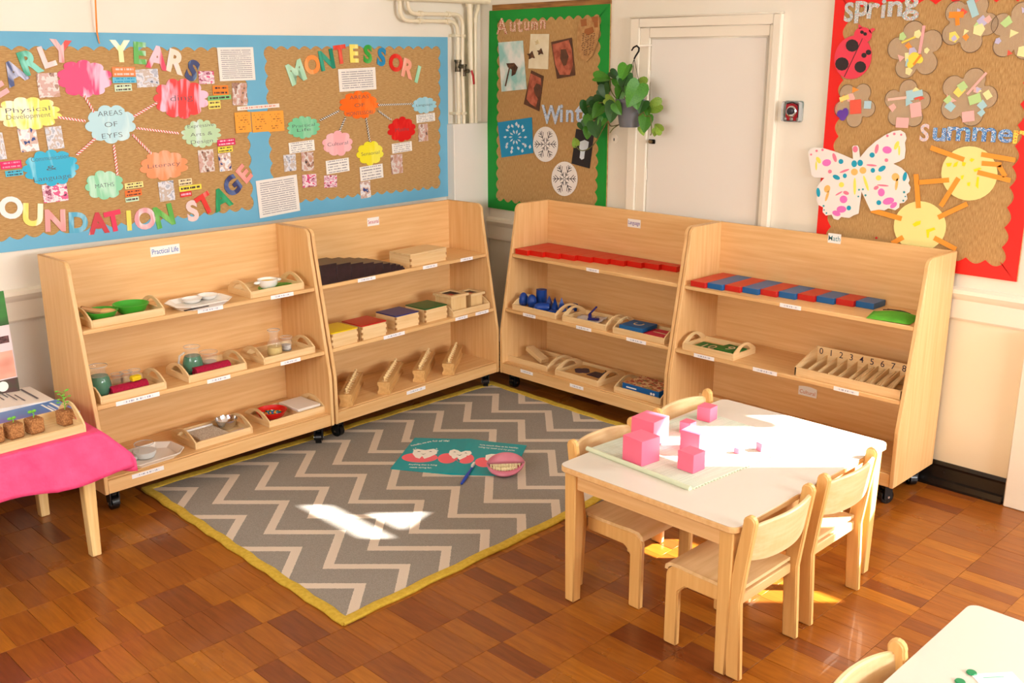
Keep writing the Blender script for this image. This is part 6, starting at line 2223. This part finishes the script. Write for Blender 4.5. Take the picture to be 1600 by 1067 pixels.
def lip(z_in, z_mid, z_out, name):
    prof = [(z_in, .012), (z_in + (z_mid - z_in) * .35, -.006), (z_mid, -.014), (z_mid + (z_out - z_mid) * .55, -.004), (z_out, .022), (z_out + (z_mid - z_out) * .12, .046)]
    rows_ = [arc(z, dy, .086 + .005 * math.sin(math.pi * i / 5)) for i, (z, dy) in enumerate(prof)]
    m = MB()
    n = len(rows_[0])
    m.add([v for r_ in rows_ for v in r_], [(k * n + i, k * n + i + 1, (k + 1) * n + i + 1, (k + 1) * n + i) for k in range(len(prof) - 1) for i in range(n - 1)])
    o = m.build(name, lipm, mm, smooth=True)
    md = o.modifiers.new('thickness', 'SOLIDIFY')
    md.thickness = .008
    md.offset = 0
    sb = o.modifiers.new('smooth', 'SUBSURF')
    sb.levels = sb.render_levels = 2


lip(.070, .088, .112, 'upper_lip')
lip(.029, .014, .002, 'lower_lip')
MB().ball((0, -.004, .052), .080, .036, .036, 16, 10).build('mouth_cavity', mat('gum_red', (150, 60, 70), .5), mm, smooth=True)
toothm = mat('ivory_tooth', (240, 226, 178), .3)
for row, zc, sz in (('upper', .062, .0105), ('lower', .041, .0088)):
    pts_ = arc(zc, .006, .076, 13)
    for i in range(1, 12):
        MB().ball(pts_[i], sz, sz * .8, sz * 1.25, 10, 7).build('tooth', toothm, mm, smooth=True)

# ================================================================== PLANT TABLE WITH THE PINK CLOTH
LZ = .522
lt = empty('side_table', (.9, 4.03, 0), (0, 0, 0), 'low wooden table under the pink cloth at the left edge', 'table')
MB().box(-.7, .575, -.29, .33, LZ - .022, LZ).build('table_top', beech_x, lt, bevel=.003)
lg = MB()
w_ = .027
lg.add([(-w_ * .72, -w_ * .72, 0), (w_ * .72, -w_ * .72, 0), (w_ * .72, w_ * .72, 0), (-w_ * .72, w_ * .72, 0), (-w_, -w_, LZ - .022), (w_, -w_, LZ - .022), (w_, w_, LZ - .022), (-w_, w_, LZ - .022)],
       [(3, 2, 1, 0), (4, 5, 6, 7), (0, 1, 5, 4), (1, 2, 6, 5), (2, 3, 7, 6), (3, 0, 4, 7)])
me = lg.mesh('leg', mat('pale_pine_leg', (240, 208, 146), .4, (226, 186, 120), (60, 60, 3), 3), bevel=.003)
for x in (-.65, .535):
    for y_ in (-.24, .28):
        link('leg', me, lt, (x, y_, 0))
cl = empty('pink_tablecloth', (.9, 4.03, LZ), (0, 0, 0), 'bright pink paper cloth draped over the low table', 'tablecloth')
pinkc = mat('pink_crepe_cloth', (244, 84, 138), .6, (236, 68, 124), (12, 12, 12), 4, bump=.35, bscale=40)
m = MB()
cr = random.Random(3)
nx, nz = 60, 12
X0, X1 = -.72, .585
vs = []
for j in range(nz + 1):
    t = j / nz
    for i in range(nx + 1):
        s_ = i / nx
        xr = X1 + .115 * min(1, t / .72) ** .9
        x = X0 + (xr - X0) * s_
        zb = -.178 - .012 * math.sin(s_ * 17) - .02 * max(0, s_ - .9) * 10 * .3
        crease = .007 * (math.exp(-((s_ - .78) / .012) ** 2) + math.exp(-((s_ - .52) / .012) ** 2))
        y_ = -.300 - .022 * t - .008 * t * math.sin(s_ * 23 + 1) - crease - .01 * t * max(0, s_ - .88) * 8
        z = .004 + (zb) * t
        vs.append((x, y_, z))
fs = [(j * (nx + 1) + i, (j + 1) * (nx + 1) + i, (j + 1) * (nx + 1) + i + 1, j * (nx + 1) + i + 1) for j in range(nz) for i in range(nx)]
m.add(vs, fs)
o = m.build('front_drop', pinkc, cl, smooth=True)
o.modifiers.new('thickness', 'SOLIDIFY').thickness = .0012
# right-hand drop folding back from the flared corner
m = MB()
vs = []
ny = 14
for j in range(nz + 1):
    t = j / nz
    for i in range(ny + 1):
        s_ = i / ny
        fl_ = .115 * min(1, t / .72) ** .9 * math.exp(-s_ * 3.2)
        vs.append((X1 + .004 + fl_, -.300 - .022 * t * (1 - s_) - .01 * t * .96 * (1 - s_) + .64 * s_ ** 1.4, .004 - .19 * t))
m.add(vs, [(j * (ny + 1) + i, (j + 1) * (ny + 1) + i, (j + 1) * (ny + 1) + i + 1, j * (ny + 1) + i + 1) for j in range(nz) for i in range(ny)])
o = m.build('side_drop', pinkc, cl, smooth=True)
o.modifiers.new('thickness', 'SOLIDIFY').thickness = .0012
MB().box(X0, X1 + .003, -.302, .34, .001, .0045).build('cloth_top', pinkc, cl)

# tray of seedlings
tzv = LZ + .005
tr = empty('wooden_tray', (.86, 3.742, tzv), (0, 0, R(1.5)), 'wooden tray of seedlings in fibre pots on the pink cloth', 'tray', 'wooden handled trays on the shelves')
tray_parts(tr, .585, .235, .034, .098)
peat = mat('fibre_pot', (208, 148, 92), .95, (160, 104, 60), (160, 160, 160), 3, .35, .65, bump=.8, bscale=220)
sprout = mat('sprout_green', (110, 190, 60), .5)
for k, (px, py, h, lb) in enumerate(((106, 669, 3, 'fibre pot with a tall branching seedling, rightmost'), (58, 680, 2, 'fibre pot with a bent two-leaf seedling, second from the right'), (25, 688, 1, 'fibre pot with a curled sprout, third from the right'), (-4, 696, 1, 'fibre pot cut off by the left frame edge'))):
    px, py = ((104, 662), (55, 675), (23, 683), (-8, 691))[k]
    o = put('seedling_pot', px, py, tzv + BZ, lb, 'seedling', R(8), 'seedlings in fibre pots')
    s_ = .027
    m = MB().box(-s_, s_, -s_, s_, 0, .058)
    m.build('fibre_pot', peat, o, bevel=.004)
    MB().box(-s_ * .7, s_ * .7, -s_ * .7, s_ * .7, .056, .059).build('soil', mat('seed_soil', (150, 96, 56), .95), o)
    if h == 3:
        MB().tube([(0, 0, .058), (.002, 0, .08), (-.002, .002, .115)], .0016, 6).build('stem', sprout, o)
        for i in range(11):
            a_ = i * 2.4
            z = .07 + .006 * i
            e_ = Vector((.022 * math.cos(a_), .022 * math.sin(a_), z + .012))
            MB().tube([(0, 0, z), (e_.x * .6, e_.y * .6, z + .01), e_], .001, 5).ball(e_, .007, .004, .003, 8, 5).build('leaf', sprout, o, smooth=True)
    else:
        MB().tube([(0, 0, .058), (.004, 0, .058 + .006 * h), (-.002, 0, .066 + .008 * h)], .0018, 6).build('stem', sprout, o)
        for sgn in (-1, 1):
            MB().ball((sgn * .008 - .002, 0, .068 + .008 * h), .009, .005, .006, 8, 6).build('leaf', sprout, o, smooth=True)
ylm = printed('yellow_tag_print', (244, 224, 96), (180, 150, 40), 1, .45, .08, 22)
for x, lb in ((.49, 'by the tall seedling'), (.355, 'by the two-leaf seedling'), (.215, 'by the curled sprout'), (.08, 'at the left frame edge')):
    o = MB().box(-.05, .05, -.008, .008, 0, .001).build('name_tag', ylm, None, tuple(Matrix.Translation((.86, 3.742, tzv)) @ Matrix.Rotation(R(1.5), 4, 'Z') @ Vector((x, .03, BZ))), (R(14), 0, R(4)))
    tag(o, 'yellow plant name tag in the seedling tray, ' + lb, 'name tag', 'yellow plant name tags')

# leaflets and books
bz = LZ + .005
lf = empty('blue_leaflet', (1.25, 4.135, bz), (0, 0, R(2)), 'blue printed leaflet lying behind the seedling tray', 'leaflet')
MB().box(-.4, .268, -.142, .075, 0, .004).build('cover', mat('blue_leaflet_print', (84, 132, 200), .35, (112, 92, 180), (2.5, 4, 4), 2, .45, .7), lf)
for x0, x1, a_ in ((.225, .235, .05), (.19, .198, .05), (.205, .209, .02)):
    MB().box(x0, x1, -.11, a_, .004, .0046).build('print_line', white_p, lf)
MB().box(-.35, .0, -.14, -.09, .004, .0045).build('picture_strip', blobs('grass_print', [(40, 70, 120), (60, 120, 70), (90, 160, 90), (50, 80, 150)], 9), lf)
wbk = empty('open_book', (1.28, 4.35, bz), (0, 0, R(1)), 'open white book with printed text behind the blue leaflet', 'book')
m = MB()
n = 12
vs = []
for zz in (0, 1):
    for yy in (-.135, .125):
        for i in range(n + 1):
            t = i / n
            vs.append((-.45 + .675 * t, yy, (.004 + .016 * math.sin(min(1, (1 - t) * 2.2) * math.pi / 2)) * zz))
k = 2 * (n + 1)
fs = []
for i in range(n):
    fs += [(k + i, k + i + 1, k + n + 2 + i, k + n + 1 + i), (i + 1, i, n + 1 + i, n + 2 + i), (i, i + 1, k + i + 1, k + i), (n + 2 + i, n + 1 + i, k + n + 1 + i, k + n + 2 + i)]
fs += [(0, k, k + n + 1, n + 1), (n, 2 * n + 1, k + 2 * n + 1, k + n)]
m.add(vs, fs)
m.build('pages', mat('book_page', (240, 232, 222), .5), wbk)
for x0, a0, a1, th in ((.17, -.09, .09, .008), (.12, -.09, .02, .005), (.10, -.06, .06, .004), (.085, .0, .1, .005), (.06, -.03, .06, .004)):
    MB().box(x0, x0 + th, a0, a1, .0135, .0145).build('print_line', mat('print_grey', (100, 94, 100), .6), wbk, (0, 0, .0085 - x0 * .06))
MB().prism([(-.06, -.03), (.0, -.02), (.02, -.012), (-.02, -.008), (-.07, -.014)], .021, .0218).build('picture', mat('red_picture', (170, 44, 50), .5), wbk)
# standing display cover
db = empty('display_cover', (1.20, 4.42, bz), (R(-4), 0, R(3)), 'standing book cover with green sky, soil and hands at the left edge', 'display book')
hx = .245
def dpl(name, x0, x1, z0, z1, m_, t0, t1):
    return MB().box(x0, x1, -t1, -t0, z0, z1).build(name, m_, db)
dpl('cover_board', -hx, hx, 0, .445, mat('cover_white', (232, 216, 220), .35), -.018, 0)
dpl('green_sky', -hx, hx, .30, .445, mat('cover_green', (52, 140, 44), .35, (40, 80, 30), (3, 3, 9), 2), 0, .001)
dpl('hand_print', -hx, hx - .004, .075, .19, mat('hand_photo', (236, 178, 156), .4, (206, 112, 92), (5, 5, 9), 2, .4, .7), 0, .0012)
dpl('soil_print', -hx, hx - .01, .225, .255, mat('soil_photo', (60, 34, 34), .6, (120, 80, 80), (60, 60, 60), 3), 0, .0012)
dpl('dark_base', -hx, hx, 0.0, .07, mat('dark_photo', (84, 58, 54), .5, (60, 90, 50), (12, 12, 12), 3, .5, .7), 0, .0012)
MB().prism(circ(hx - .065, .043, .022), 0, .001).build('badge', white_p, db, matrix=Matrix.Translation((0, -.0013, 0)) @ Matrix.Rotation(R(90), 4, 'X'))
MB().box(.0, hx - .1, .01, .016, 0, .001).build('print_line', white_p, db, matrix=Matrix.Translation((0, -.0013, 0)) @ Matrix.Rotation(R(90), 4, 'X'))
